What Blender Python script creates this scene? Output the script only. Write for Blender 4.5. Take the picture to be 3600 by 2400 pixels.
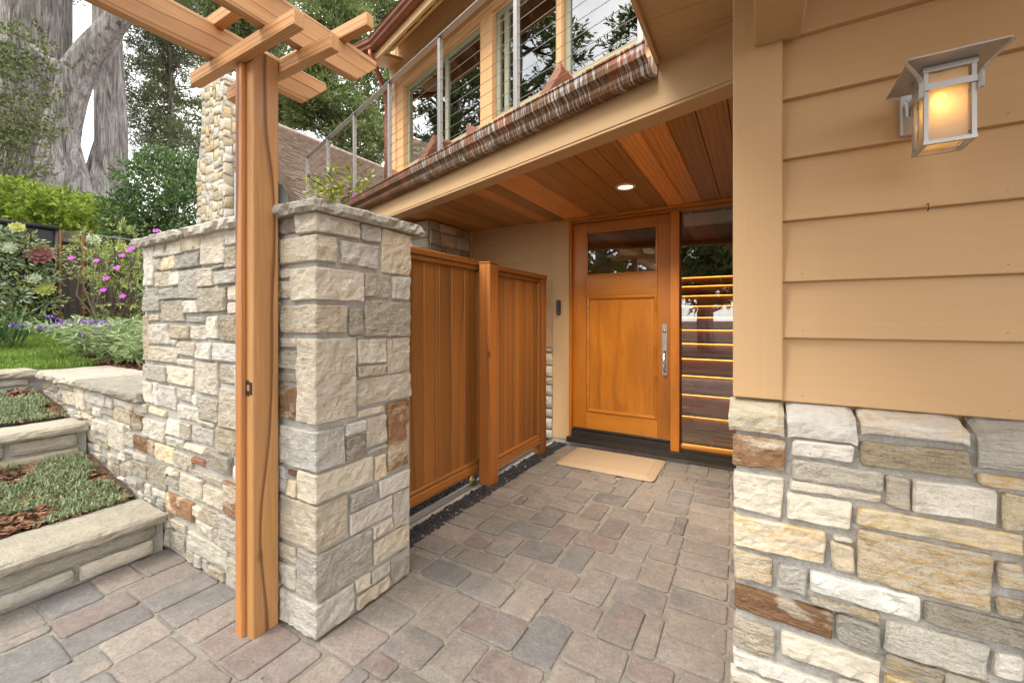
import bpy, bmesh, math, random
import numpy as np
from mathutils import Vector, Matrix, noise as mnoise

random.seed(7)
scene = bpy.context.scene
for o in list(bpy.data.objects):
    bpy.data.objects.remove(o)

# ------------------------------------------------------------------ camera, sky, sun, exposure
F = 1470.0; HZ = 1122.0; YAW = math.radians(30.3); H = 1.22
camd = bpy.data.cameras.new('camera')
camo = bpy.data.objects.new('camera', camd)
scene.collection.objects.link(camo)
camd.sensor_width = 36.0
camd.lens = F / 3600.0 * 36.0
camd.shift_y = -(1200.0 - HZ) / 3600.0
camd.clip_start = 0.05
camd.clip_end = 3000
camo.location = (0, 0, H)
camo.rotation_euler = (math.radians(90), 0, YAW)
scene.camera = camo

SUN_EL = math.radians(52); SUN_AZ = math.radians(205)      # azimuth of the sun, clockwise from +Y
world = bpy.data.worlds.new('World'); scene.world = world; world.use_nodes = True
wt = world.node_tree; wt.nodes.clear()
w_out = wt.nodes.new('ShaderNodeOutputWorld'); w_bg = wt.nodes.new('ShaderNodeBackground')
w_sky = wt.nodes.new('ShaderNodeTexSky'); w_sky.sky_type = 'NISHITA'; w_sky.sun_disc = False
w_sky.sun_elevation = SUN_EL; w_sky.sun_rotation = SUN_AZ; w_sky.air_density = 1.2; w_sky.dust_density = 2.0
w_tc = wt.nodes.new('ShaderNodeTexCoord'); w_n = wt.nodes.new('ShaderNodeTexNoise')
w_n.inputs['Scale'].default_value = 3.2; w_n.inputs['Detail'].default_value = 9; w_n.inputs['Roughness'].default_value = 0.6
w_r = wt.nodes.new('ShaderNodeValToRGB')
w_r.color_ramp.elements[0].position = 0.30; w_r.color_ramp.elements[0].color = (5.8, 6.0, 6.5, 1)
w_r.color_ramp.elements[1].position = 0.72; w_r.color_ramp.elements[1].color = (14.2, 13.8, 13.2, 1)
w_m = wt.nodes.new('ShaderNodeMix'); w_m.data_type = 'RGBA'; w_m.inputs['Factor'].default_value = 0.86
L = wt.links.new
L(w_tc.outputs['Generated'], w_n.inputs['Vector']); L(w_n.outputs['Fac'], w_r.inputs['Fac'])
L(w_sky.outputs['Color'], w_m.inputs[6]); L(w_r.outputs['Color'], w_m.inputs[7])
L(w_m.outputs[2], w_bg.inputs['Color']); w_bg.inputs['Strength'].default_value = 0.145
L(w_bg.outputs['Background'], w_out.inputs['Surface'])

sund = bpy.data.lights.new('sun', 'SUN'); sund.energy = 1.4; sund.angle = math.radians(25); sund.color = (1.0, 0.95, 0.88)
suno = bpy.data.objects.new('sun', sund); scene.collection.objects.link(suno)
sd = Vector((math.sin(SUN_AZ) * math.cos(SUN_EL), math.cos(SUN_AZ) * math.cos(SUN_EL), math.sin(SUN_EL)))
suno.rotation_euler = (-sd).to_track_quat('-Z', 'Y').to_euler(); suno.location = sd * 30

scene.view_settings.view_transform = 'Standard'; scene.view_settings.look = 'None'
scene.view_settings.gamma = 1.0; scene.view_settings.use_curve_mapping = False
scene.view_settings.exposure = 1.42
scene.render.engine = 'CYCLES'
scene.cycles.max_bounces = 10; scene.cycles.diffuse_bounces = 5; scene.cycles.transparent_max_bounces = 12

# ------------------------------------------------------------------ pixel -> place (3600 x 2400 photograph pixels)
_s, _c = math.sin(YAW), math.cos(YAW)
CAM = np.array([0, 0, H])
def ray(px, py):
    a = (px - 1800) / F; b = (HZ - py) / F
    return np.array([-_s + a * _c, _c + a * _s, b])
def onY(px, py, Y): r = ray(px, py); return CAM + r * (Y / r[1])
def onX(px, py, X): r = ray(px, py); return CAM + r * (X / r[0])
def onZ(px, py, Z=0.0): r = ray(px, py); return CAM + r * ((Z - H) / r[2])
def atD(px, py, t): return CAM + ray(px, py) * t

# ------------------------------------------------------------------ object helpers
COL = scene.collection
def tag(o, label=None, cat=None, group=None, kind=None):
    if label: o['label'] = label
    if cat: o['category'] = cat
    if group: o['group'] = group
    if kind: o['kind'] = kind
    return o
def empty(name, loc, label=None, cat=None, group=None, kind=None):
    o = bpy.data.objects.new(name, None); COL.objects.link(o); o.location = loc
    o.empty_display_size = 0.1
    return tag(o, label, cat, group, kind)
def wloc(o):
    v = Vector((0, 0, 0))
    while o is not None:
        v = v + Vector(o.location); o = o.parent
    return v
def link(name, me, mat, parent, loc, color=None, rotz=0.0):
    o = bpy.data.objects.new(name, me); COL.objects.link(o)
    if mat is not None:
        if me.materials: me.materials[0] = mat
        else: me.materials.append(mat)
    o.location = Vector(loc) - (wloc(parent) if parent is not None else Vector((0, 0, 0)))
    o.rotation_euler = (0, 0, rotz)
    o.parent = parent
    if color is not None: o.color = (*color, 1)
    return o
def mesh_from(name, verts, faces, smooth=False):
    me = bpy.data.meshes.new(name); me.from_pydata([tuple(v) for v in verts], [], faces); me.update()
    if smooth:
        me.polygons.foreach_set('use_smooth', [True] * len(me.polygons))
    return me
def poly(name, verts, faces, mat, parent=None, color=None, smooth=False, recalc=True, rotz=0.0, origin=None):
    """world-space verts; origin set to their middle"""
    vs = [Vector(v) for v in verts]
    c = Vector(origin) if origin is not None else sum(vs, Vector()) / len(vs)
    R = Matrix.Rotation(-rotz, 3, 'Z')
    me = mesh_from(name, [R @ (v - c) for v in vs], faces, smooth)
    if recalc:
        bm = bmesh.new(); bm.from_mesh(me); bmesh.ops.recalc_face_normals(bm, faces=bm.faces); bm.to_mesh(me); bm.free()
    return link(name, me, mat, parent, c, color, rotz)
_boxcache = {}
def box_mesh(sx, sy, sz, bev=0.0, seg=1):
    key = (round(sx, 4), round(sy, 4), round(sz, 4), round(bev, 4), seg)
    if key in _boxcache: return _boxcache[key].copy()
    bm = bmesh.new(); bmesh.ops.create_cube(bm, size=1.0)
    bmesh.ops.scale(bm, vec=(sx, sy, sz), verts=bm.verts)
    if bev > 0:
        bmesh.ops.bevel(bm, geom=list(bm.edges), offset=min(bev, 0.4 * min(sx, sy, sz)), segments=seg, affect='EDGES', profile=0.5)
    me = bpy.data.meshes.new('box'); bm.to_mesh(me); bm.free(); _boxcache[key] = me
    return me.copy()
def box(name, x0, x1, y0, y1, z0, z1, mat, parent=None, bev=0.003, color=None, rotz=0.0, seg=1):
    me = box_mesh(abs(x1 - x0), abs(y1 - y0), abs(z1 - z0), bev, seg)
    me.name = name
    return link(name, me, mat, parent, ((x0 + x1) / 2, (y0 + y1) / 2, (z0 + z1) / 2), color, rotz)
def tube(name, pts, radii, mat, parent=None, n=8, color=None, smooth=True, caps=True):
    V = []; Fc = []; pts = [Vector(p) for p in pts]
    if not hasattr(radii, '__len__'): radii = [radii] * len(pts)
    t0 = (pts[1] - pts[0]).normalized()
    up = Vector((0, 0, 1)) if abs(t0.z) < 0.9 else Vector((1, 0, 0))
    for i, p in enumerate(pts):
        t = (pts[min(i + 1, len(pts) - 1)] - pts[max(i - 1, 0)]).normalized()
        a = t.cross(up).normalized(); b = t.cross(a).normalized()
        for k in range(n):
            th = 2 * math.pi * k / n
            V.append(p + (a * math.cos(th) + b * math.sin(th)) * radii[i])
    for i in range(len(pts) - 1):
        for k in range(n):
            Fc.append((i * n + k, i * n + (k + 1) % n, (i + 1) * n + (k + 1) % n, (i + 1) * n + k))
    if caps:
        Fc.append(tuple(range(n))); Fc.append(tuple(range((len(pts) - 1) * n, len(pts) * n)))
    return poly(name, V, Fc, mat, parent, color, smooth)
class MB:
    """several shapes joined into ONE mesh (one part)"""
    def __init__(s): s.v = []; s.f = []
    def box(s, x0, x1, y0, y1, z0, z1):
        b = len(s.v)
        for z in (z0, z1):
            for y in (y0, y1):
                for x in (x0, x1): s.v.append((x, y, z))
        s.f += [(b, b+1, b+3, b+2), (b+4, b+6, b+7, b+5), (b, b+4, b+5, b+1), (b+2, b+3, b+7, b+6), (b, b+2, b+6, b+4), (b+1, b+5, b+7, b+3)]
    def add(s, V, Fc):
        b = len(s.v); s.v += [tuple(v) for v in V]; s.f += [tuple(i + b for i in f) for f in Fc]
    def build(s, name, mat, parent=None, color=None, smooth=False, rotz=0.0, origin=None):
        return poly(name, s.v, s.f, mat, parent, color, smooth, True, rotz, origin)
def soup(name, quads, mat, parent=None, origin=(0, 0, 0), n=4):
    """numpy array (N,n,3) of loose faces -> one mesh; used for leaves"""
    q = np.asarray(quads, dtype=np.float32); N = len(q)
    me = bpy.data.meshes.new(name)
    me.vertices.add(N * n); me.loops.add(N * n); me.polygons.add(N)
    me.vertices.foreach_set('co', (q - np.array(origin, dtype=np.float32)).reshape(-1))
    me.loops.foreach_set('vertex_index', np.arange(N * n, dtype=np.int32))
    me.polygons.foreach_set('loop_start', np.arange(0, N * n, n, dtype=np.int32))
    me.update(calc_edges=True); me.validate()
    return link(name, me, mat, parent, origin)

# ------------------------------------------------------------------ materials
class NT:
    def __init__(s, name):
        s.m = bpy.data.materials.new(name); s.m.use_nodes = True; s.t = s.m.node_tree; s.t.nodes.clear()
        s.out = s.t.nodes.new('ShaderNodeOutputMaterial'); s.b = s.n('ShaderNodeBsdfPrincipled')
        s.l(s.b.outputs[0], s.out.inputs[0])
    def n(s, ty, **k):
        nd = s.t.nodes.new(ty)
        for a, v in k.items():
            if a.startswith('i_'): nd.inputs[a[2:].replace('_', ' ')].default_value = v
            else: setattr(nd, a, v)
        return nd
    def l(s, a, b): s.t.links.new(a, b)
    def coords(s, scale=(1, 1, 1), rnd=True):
        tc = s.n('ShaderNodeTexCoord'); v = tc.outputs['Object']
        if rnd:
            oi = s.n('ShaderNodeObjectInfo'); ml = s.n('ShaderNodeVectorMath', operation='MULTIPLY'); ml.inputs[1].default_value = (37.1, 51.7, 23.3)
            cb = s.n('ShaderNodeCombineXYZ')
            for i in range(3): s.l(oi.outputs['Random'], cb.inputs[i])
            s.l(cb.outputs[0], ml.inputs[0]); ad = s.n('ShaderNodeVectorMath', operation='ADD')
            s.l(v, ad.inputs[0]); s.l(ml.outputs[0], ad.inputs[1]); v = ad.outputs[0]
        mp = s.n('ShaderNodeVectorMath', operation='MULTIPLY'); mp.inputs[1].default_value = scale
        s.l(v, mp.inputs[0]); return mp.outputs[0]
    def noise(s, vec, scale, detail=4, rough=0.55, dist=0.0):
        nd = s.n('ShaderNodeTexNoise'); s.l(vec, nd.inputs['Vector'])
        nd.inputs['Scale'].default_value = scale; nd.inputs['Detail'].default_value = detail
        nd.inputs['Roughness'].default_value = rough; nd.inputs['Distortion'].default_value = dist
        return nd.outputs['Fac']
    def ramp(s, fac, stops, interp='LINEAR'):
        r = s.n('ShaderNodeValToRGB'); r.color_ramp.interpolation = interp
        el = r.color_ramp.elements
        while len(el) < len(stops): el.new(0.5)
        for e, (p, c) in zip(el, stops):
            e.position = p; e.color = (*c, 1) if hasattr(c, '__len__') else (c, c, c, 1)
        s.l(fac, r.inputs['Fac']); return r.outputs['Color']
    def mix(s, fac, a, b, blend='MIX'):
        m = s.n('ShaderNodeMix', data_type='RGBA', blend_type=blend)
        for sock, v in ((m.inputs[0], fac), (m.inputs[6], a), (m.inputs[7], b)):
            if hasattr(v, 'is_output') or isinstance(v, bpy.types.NodeSocket): s.l(v, sock)
            elif hasattr(v, '__len__'): sock.default_value = (*v, 1) if len(v) == 3 else v
            else: sock.default_value = v
        return m.outputs[2]
    def math(s, op, a, b=None):
        m = s.n('ShaderNodeMath', operation=op)
        for i, v in enumerate((a, b)):
            if v is None: continue
            if isinstance(v, bpy.types.NodeSocket): s.l(v, m.inputs[i])
            else: m.inputs[i].default_value = v
        return m.outputs[0]
    def ocol(s): return s.n('ShaderNodeObjectInfo').outputs['Color']
    def orand(s): return s.n('ShaderNodeObjectInfo').outputs['Random']
    def bump(s, h, strength=0.5, dist=0.01, prev=None):
        b = s.n('ShaderNodeBump'); b.inputs['Strength'].default_value = strength; b.inputs['Distance'].default_value = dist
        s.l(h, b.inputs['Height'])
        if prev is not None: s.l(prev, b.inputs['Normal'])
        return b.outputs[0]
    def fin(s, col=None, rough=None, normal=None, metal=None, **k):
        for nm, v in (('Base Color', col), ('Roughness', rough), ('Normal', normal), ('Metallic', metal)):
            if v is None: continue
            if isinstance(v, bpy.types.NodeSocket): s.l(v, s.b.inputs[nm])
            elif hasattr(v, '__len__'): s.b.inputs[nm].default_value = (*v, 1)
            else: s.b.inputs[nm].default_value = v
        for nm, v in k.items(): s.b.inputs[nm.replace('_', ' ')].default_value = v
        return s.m
def simple(name, col, rough=0.6, metal=0.0, var=0.12, nscale=20, bump=0.15, bd=0.003, **k):
    t = NT(name); v = t.coords(); n = t.noise(v, nscale, 5)
    c = t.mix(n, tuple(x * (1 - var) for x in col), tuple(min(1, x * (1 + var)) for x in col))
    return t.fin(c, rough, t.bump(n, bump, bd), metal, **k)

def stone_mat(name, stain=0.42, bscale=1.0, rust=0.0, relief=1.0, speck=0.8):
    t = NT(name); v = t.coords(); oc = t.ocol(); r = t.orand()
    big = t.noise(v, 7 * bscale, 5, 0.6, 0.6); fine = t.noise(v, 46 * bscale, 6, 0.72); grit = t.noise(v, 190 * bscale, 3, 0.7)
    lay = t.noise(t.coords((1.2, 1.2, 9)), 9 * bscale, 6, 0.6, 1.2)
    c = t.mix(t.ramp(big, [(0.3, 0.0), (0.72, 1.0)]), t.mix(1.0, oc, (0.90, 0.885, 0.855), 'MULTIPLY'), t.mix(1.0, oc, (1.12, 1.10, 1.06), 'MULTIPLY'))
    st = t.ramp(t.math('ADD', t.math('MULTIPLY', lay, 0.75), t.math('MULTIPLY', r, 0.26)), [(0.53, 0.0), (0.68, 1.0)])
    c = t.mix(t.math('MULTIPLY', st, stain), c, t.mix(1.0, oc, (0.93, 0.70, 0.37), 'MULTIPLY'))
    if rust:
        pm = t.ramp(t.noise(t.coords((1, 1, 1.6)), 5.0, 5, 0.6, 0.25), [(0.46 - 0.10 * rust, 0.0), (0.54 - 0.10 * rust, 1.0)])
        c = t.mix(pm, c, t.mix(big, (0.19, 0.115, 0.07), (0.38, 0.21, 0.10)))
    gr = t.ramp(fine, [(0.30, 0.80), (0.43, 1.09), (0.62, 1.15), (0.8, 1.24)])
    c = t.mix(1.0, c, gr, 'MULTIPLY')
    c = t.mix(t.math('MULTIPLY', t.math('FRACT', t.math('MULTIPLY', r, 13.7)), speck), c, t.ramp(grit, [(0.32, 0.45), (0.6, 1.1)]), 'MULTIPLY')
    gp_ = t.n('ShaderNodeNewGeometry'); wn = t.noise(gp_.outputs['Position'], 2.6, 6, 0.65); c = t.mix(1.0, c, t.ramp(wn, [(0.3, 0.90), (0.65, 1.06)]), 'MULTIPLY')
    vor = t.n('ShaderNodeTexVoronoi', feature='F1'); t.l(t.coords((1, 1, 1.8)), vor.inputs['Vector']); vor.inputs['Scale'].default_value = 16 * bscale
    chip = t.math('ADD', t.math('MULTIPLY', vor.outputs['Distance'], 0.8), t.math('ADD', t.math('MULTIPLY', fine, 1.3), t.math('MULTIPLY', lay, 0.9)))
    r2 = t.math('FRACT', t.math('MULTIPLY', r, 7.31)); r3 = t.math('FRACT', t.math('MULTIPLY', r, 13.7))
    b1 = t.n('ShaderNodeBump'); b1.inputs['Distance'].default_value = 0.024 * relief; t.l(chip, b1.inputs['Height']); t.l(t.math('ADD', t.math('MULTIPLY', r2, 0.65), 0.3), b1.inputs['Strength'])
    b2 = t.n('ShaderNodeBump'); b2.inputs['Distance'].default_value = 0.006; t.l(grit, b2.inputs['Height']); t.l(t.math('ADD', t.math('MULTIPLY', r3, 0.5), 0.1), b2.inputs['Strength']); t.l(b1.outputs[0], b2.inputs['Normal'])
    nb = b2.outputs[0]
    return t.fin(c, 0.9, nb, Specular_IOR_Level=0.25)
def paver_mat():
    t = NT('concrete_paver'); v = t.coords(); oc = t.ocol(); r = t.orand()
    big = t.noise(v, 6.5, 4, 0.55, 0.8); fine = t.noise(v, 85, 5, 0.7); sp = t.noise(v, 230, 2, 0.6); med = t.noise(v, 24, 5, 0.65)
    blend = t.ramp(big, [(0.40, 0.0), (0.60, 1.0)])
    alt = t.mix(r, (0.185, 0.176, 0.166), (0.275, 0.222, 0.19))
    c = t.mix(t.math('MULTIPLY', blend, 0.72), oc, alt)
    c = t.mix(1.0, c, t.ramp(fine, [(0.3, 0.74), (0.7, 1.2)]), 'MULTIPLY')
    c = t.mix(1.0, c, t.ramp(med, [(0.3, 0.86), (0.7, 1.12)]), 'MULTIPLY')
    c = t.mix(t.ramp(sp, [(0.70, 0.0), (0.78, 0.5)]), c, (0.58, 0.55, 0.5))
    gp_ = t.n('ShaderNodeNewGeometry'); pw = gp_.outputs['Position']
    c = t.mix(1.0, c, t.ramp(t.noise(pw, 1.7, 6, 0.65), [(0.32, 0.80), (0.62, 1.08)]), 'MULTIPLY')
    c = t.mix(t.ramp(t.noise(pw, 13, 5, 0.7, 0.6), [(0.62, 0.0), (0.72, 0.6)]), c, (0.13, 0.115, 0.10))
    c = t.mix(t.ramp(t.noise(pw, 21, 4, 0.7, 1.0), [(0.66, 0.0), (0.74, 0.55)]), c, (0.46, 0.43, 0.39))
    nb = t.bump(t.math('ADD', fine, t.math('MULTIPLY', med, 1.2)), 0.45, 0.006)
    return t.fin(c, 0.88, nb, Specular_IOR_Level=0.25)
def grit_mat(name, a, b, scale=120, bump=0.5, bd=0.006, rough=0.95):
    t = NT(name); v = t.coords(rnd=False); n = t.noise(v, scale, 5, 0.75); m = t.noise(v, scale * 0.08, 4)
    c = t.mix(t.ramp(n, [(0.32, 0.0), (0.68, 1.0)]), a, b); c = t.mix(1.0, c, t.ramp(m, [(0.3, 0.8), (0.7, 1.15)]), 'MULTIPLY')
    return t.fin(c, rough, t.bump(n, bump, bd), Specular_IOR_Level=0.2)
def wood_mat(name, light, dark, axis='Z', rings=9.0, rough=0.45, contrast=1.0, coat=0.0, stretch=0.05, bump=0.15, line=0.5, dist=7.0, thin=False):
    t = NT(name)
    sc = [1.0, 1.0, 1.0]; sc['XYZ'.index(axis)] = stretch
    v = t.coords(tuple(sc)); oc = t.ocol(); r = t.orand()
    w = t.n('ShaderNodeTexWave', wave_type='RINGS', rings_direction=axis, wave_profile='SAW')
    t.l(v, w.inputs['Vector'])
    for k, x in (('Scale', rings), ('Distortion', dist), ('Detail', 2.5), ('Detail Scale', 1.1), ('Detail Roughness', 0.55)): w.inputs[k].default_value = x
    sc2 = [1.0, 1.0, 1.0]; sc2['XYZ'.index(axis)] = 0.025
    fib = t.noise(t.coords(tuple(sc2)), 210, 5, 0.65); bl = t.noise(v, 5, 4, 0.5, 0.5)
    g = t.ramp(w.outputs['Fac'], [(0.0, 0.0), (0.78, 0.30 * contrast), (0.95, min(1, line * 1.6)), (1.0, 0.05)])
    if thin: g = t.ramp(w.outputs['Fac'], [(0.0, 0.0), (0.86, 0.18), (0.955, min(1, line * 1.6)), (1.0, 0.05)])
    c = t.mix(g, light, dark)
    c = t.mix(0.75, c, t.ramp(fib, [(0.3, 0.74), (0.7, 1.16)]), 'MULTIPLY')
    c = t.mix(1.0, c, t.ramp(bl, [(0.3, 0.80), (0.7, 1.14)]), 'MULTIPLY')
    c = t.mix(1.0, c, oc, 'MULTIPLY')
    kn = t.n('ShaderNodeTexVoronoi', feature='F1')
    sc3 = [1.0, 1.0, 1.0]; sc3['XYZ'.index(axis)] = 0.55
    t.l(t.coords(tuple(sc3)), kn.inputs['Vector']); kn.inputs['Scale'].default_value = 3.3
    kd = t.math('ADD', kn.outputs['Distance'], t.math('MULTIPLY', t.noise(v, 40, 2), 0.03))
    c = t.mix(t.ramp(kd, [(0.03, 0.8), (0.085, 0.0)]), c, tuple(x * 0.35 for x in dark))
    nb = t.bump(t.math('ADD', fib, t.math('MULTIPLY', g, 0.4)), bump, 0.003)
    return t.fin(c, rough, nb, Coat_Weight=coat, Coat_Roughness=0.12)
def paint_mat(name, col, axis='X'):
    t = NT(name); sc = [1, 1, 1]; sc['XYZ'.index(axis)] = 0.05
    v = t.coords(tuple(sc)); g = t.noise(v, 60, 5, 0.6); p = t.noise(t.coords(), 420, 2); d = t.noise(t.coords(), 2.3, 5, 0.6)
    c = t.mix(d, tuple(x * 0.91 for x in col), tuple(x * 1.06 for x in col))
    c = t.mix(0.5, c, t.ramp(g, [(0.25, 0.93), (0.75, 1.05)]), 'MULTIPLY')
    nb = t.bump(g, 0.10, 0.003); nb = t.bump(p, 0.06, 0.001, nb)
    return t.fin(c, 0.62, nb, Specular_IOR_Level=0.35)
def metal_mat(name, col, rough=0.38, var=0.12, metal=0.9, sc=30):
    t = NT(name); v = t.coords(); n = t.noise(v, sc, 5, 0.65); f = t.noise(v, 260, 3)
    c = t.mix(n, tuple(x * (1 - var) for x in col), tuple(min(1, x * (1 + var)) for x in col))
    rr = t.math('ADD', t.math('MULTIPLY', n, 0.22), rough - 0.1)
    return t.fin(c, rr, t.bump(f, 0.06, 0.001), metal)
def copper_mat():
    t = NT('weathered_copper'); tc = t.n('ShaderNodeTexCoord'); v = tc.outputs['Object']
    sx = t.n('ShaderNodeSeparateXYZ'); t.l(v, sx.inputs[0])
    def sv(s3):
        m = t.n('ShaderNodeVectorMath', operation='MULTIPLY'); m.inputs[1].default_value = s3; t.l(v, m.inputs[0]); return m.outputs[0]
    n = t.noise(sv((1, 1, 1)), 9, 6, 0.65); brush = t.noise(sv((1, 0.12, 0.12)), 55, 4, 0.6)
    c = t.mix(n, (0.10, 0.050, 0.026), (0.24, 0.125, 0.062))
    c = t.mix(0.55, c, t.ramp(brush, [(0.35, 0.45), (0.65, 1.25)]), 'MULTIPLY')
    c = t.mix(t.ramp(t.noise(sv((1, 1, 1)), 5.5, 4), [(0.52, 0.0), (0.7, 0.75)]), c, (0.40, 0.13, 0.075))
    st = t.noise(sv((1, 0.04, 0.06)), 95, 3, 0.6, 0.3)
    far = t.ramp(t.math('ADD', sx.outputs['X'], t.math('MULTIPLY', n, 0.5)), [(0.0, 0.0), (0.36, 0.0), (0.52, 1.0)])
    far = t.math('MULTIPLY', t.math('SUBTRACT', 1.0, t.ramp(t.math('ADD', t.math('MULTIPLY', sx.outputs['X'], 0.3), 0.5), [(0.26, 0.0), (0.40, 1.0)])), 1.0)
    mk = t.math('MULTIPLY', t.ramp(st, [(0.53, 0.0), (0.60, 1.0)]), far)
    mk = t.math('MULTIPLY', mk, t.ramp(t.noise(sv((1, 1, 1)), 26, 3), [(0.25, 0.35), (0.55, 1.0)]))
    c = t.mix(t.math('MULTIPLY', mk, 0.75), c, (0.56, 0.60, 0.57))
    me = t.math('MULTIPLY', t.math('SUBTRACT', 1.0, mk), 0.55)
    return t.fin(c, 0.48, t.bump(n, 0.1, 0.003), me)
def glass_mat(name, tint=(0.86, 0.93, 0.90), boost=1.6):
    t = NT(name); t.t.nodes.remove(t.b)
    tr = t.n('ShaderNodeBsdfTransparent'); tr.inputs[0].default_value = (*tint, 1)
    gl = t.n('ShaderNodeBsdfGlossy'); gl.inputs['Roughness'].default_value = 0.012; gl.inputs[0].default_value = (0.95, 0.97, 0.97, 1)
    fr = t.n('ShaderNodeFresnel'); fr.inputs['IOR'].default_value = 1.52
    nz = t.n('ShaderNodeTexNoise'); nz.inputs['Scale'].default_value = 1.1; nz.inputs['Detail'].default_value = 1
    tc = t.n('ShaderNodeTexCoord'); t.l(tc.outputs['Object'], nz.inputs['Vector'])
    bp = t.bump(nz.outputs['Fac'], 0.06, 0.03); t.l(bp, gl.inputs['Normal'])
    f = t.n('ShaderNodeMath', operation='MULTIPLY', use_clamp=True); t.l(fr.outputs[0], f.inputs[0]); f.inputs[1].default_value = boost
    mx = t.n('ShaderNodeMixShader'); t.l(f.outputs[0], mx.inputs[0]); t.l(tr.outputs[0], mx.inputs[1]); t.l(gl.outputs[0], mx.inputs[2])
    t.l(mx.outputs[0], t.out.inputs[0]); return t.m
def leaf_mat(name, a, b, rough=0.5, trans=0.25, cut=0.5):
    t = NT(name); g = t.n('ShaderNodeNewGeometry'); v = t.coords(rnd=False)
    n = t.noise(v, 2.2, 3); r = g.outputs['Random Per Island']
    f = t.math('ADD', t.math('MULTIPLY', r, 0.62), t.math('MULTIPLY', n, 0.5))
    c = t.ramp(f, [(0.2, a), (0.85, b)])
    t.fin(c, rough, None, 0.0, Specular_IOR_Level=0.35)
    tl = t.n('ShaderNodeBsdfTranslucent'); t.l(c, tl.inputs[0])
    mx = t.n('ShaderNodeMixShader'); mx.inputs[0].default_value = trans
    t.l(t.b.outputs[0], mx.inputs[1]); t.l(tl.outputs[0], mx.inputs[2]); t.l(mx.outputs[0], t.out.inputs[0])
    return t.m
def emit_mat(name, col, s):
    t = NT(name); return t.fin((0.8, 0.8, 0.8), 0.5, None, 0.0, Emission_Color=(*col, 1), Emission_Strength=s)
def bark_mat(name, a, b, sc=1.0):
    t = NT(name); v = t.coords((1, 1, 0.11)); n = t.noise(v, 7 * sc, 7, 0.68, 1.4); n2 = t.noise(v, 30 * sc, 5, 0.7, 0.5)
    c = t.mix(t.ramp(n, [(0.34, 0.0), (0.62, 1.0)]), a, b); c = t.mix(0.7, c, t.ramp(n2, [(0.35, 0.5), (0.65, 1.2)]), 'MULTIPLY')
    return t.fin(c, 0.95, t.bump(t.math('ADD', n, t.math('MULTIPLY', n2, 0.6)), 0.9, 0.09), Specular_IOR_Level=0.15)

M = {}
TAN = (0.535, 0.342, 0.172)
M['stone'] = stone_mat('wall_stone', relief=1.8, speck=0.5); M['stone_far'] = stone_mat('chimney_stone', 0.6, 0.9)
M['stone_rust'] = stone_mat('rusty_stone', 0.6, 1.0, 0.7, 2.0, 0.4)
M['stone_near'] = stone_mat('wainscot_stone', 0.85, 1.0, 0.0, 2.4, 0.35)
M['cap'] = stone_mat('coping_stone', 0.35)
M['paver'] = paver_mat()
M['mortar'] = grit_mat('mortar', (0.29, 0.28, 0.25), (0.46, 0.44, 0.40), 140)
M['sand'] = grit_mat('joint_sand', (0.16, 0.145, 0.12), (0.36, 0.33, 0.28), 220, 0.7)
M['soil'] = grit_mat('soil', (0.055, 0.035, 0.022), (0.13, 0.085, 0.055), 40)
M['concrete'] = grit_mat('concrete', (0.30, 0.28, 0.25), (0.42, 0.40, 0.36), 60, 0.2)
M['tan'] = paint_mat('tan_paint', TAN, 'X'); M['tan_z'] = paint_mat('tan_paint_trim', (0.55, 0.352, 0.178), 'Z')
M['tan_beam'] = paint_mat('tan_paint_beam', (0.52, 0.34, 0.175), 'X')
M['tan_up'] = paint_mat('apricot_paint', (0.60, 0.345, 0.155), 'X')
M['green_frame'] = paint_mat('sage_frame_paint', (0.26, 0.268, 0.185), 'Z')
M['perg_x'] = wood_mat('pergola_wood_x', (0.52, 0.275, 0.105), (0.21, 0.07, 0.018), 'X', 34, 0.6, 0.7, 0, 0.06, 0.2, 0.62, 2.5)
M['perg_y'] = wood_mat('pergola_wood_y', (0.53, 0.285, 0.115), (0.20, 0.068, 0.02), 'Y', 11, 0.6, 0.5, 0, 0.12, 0.2, 0.62, 5.0, True)
M['perg_z'] = wood_mat('pergola_wood_z', (0.45, 0.225, 0.078), (0.11, 0.034, 0.010), 'Z', 3.2, 0.5, 0.0, 0.05, 0.16, 0.12, 0.6, 6.0, True)
M['gate_z'] = wood_mat('gate_wood_z', (0.315, 0.123, 0.025), (0.135, 0.043, 0.008), 'Z', 3.0, 0.5, 0.35, 0.0, 0.08, 0.1, 0.35)
M['gate_y'] = wood_mat('gate_wood_y', (0.33, 0.130, 0.027), (0.14, 0.045, 0.008), 'Y', 3.0, 0.5, 0.35, 0.0, 0.08, 0.1, 0.35)
M['door_z'] = wood_mat('door_wood_z', (0.56, 0.205, 0.018), (0.25, 0.070, 0.005), 'Z', 2.2, 0.36, 0.25, 0.25, 0.22, 0.06, 0.22)
M['door_x'] = wood_mat('door_wood_x', (0.56, 0.205, 0.018), (0.25, 0.070, 0.005), 'X', 2.2, 0.36, 0.25, 0.25, 0.22, 0.06, 0.22)
M['ceil'] = wood_mat('ceiling_wood', (0.66, 0.295, 0.070), (0.21, 0.075, 0.016), 'Y', 12, 0.4, 0.9, 0.15, 0.07, 0.1, 0.45)
M['chair'] = wood_mat('chair_wood', (0.30, 0.115, 0.06), (0.16, 0.05, 0.025), 'X', 14, 0.5)
M['oldwood'] = wood_mat('weathered_wood', (0.17, 0.14, 0.115), (0.07, 0.055, 0.045), 'Z', 12, 0.85)
M['steel'] = metal_mat('brushed_steel', (0.34, 0.325, 0.305), 0.42)
M['galv'] = metal_mat('galvanized_steel', (0.42, 0.42, 0.42), 0.45)
M['nickel'] = metal_mat('satin_nickel', (0.58, 0.54, 0.49), 0.3)
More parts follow.
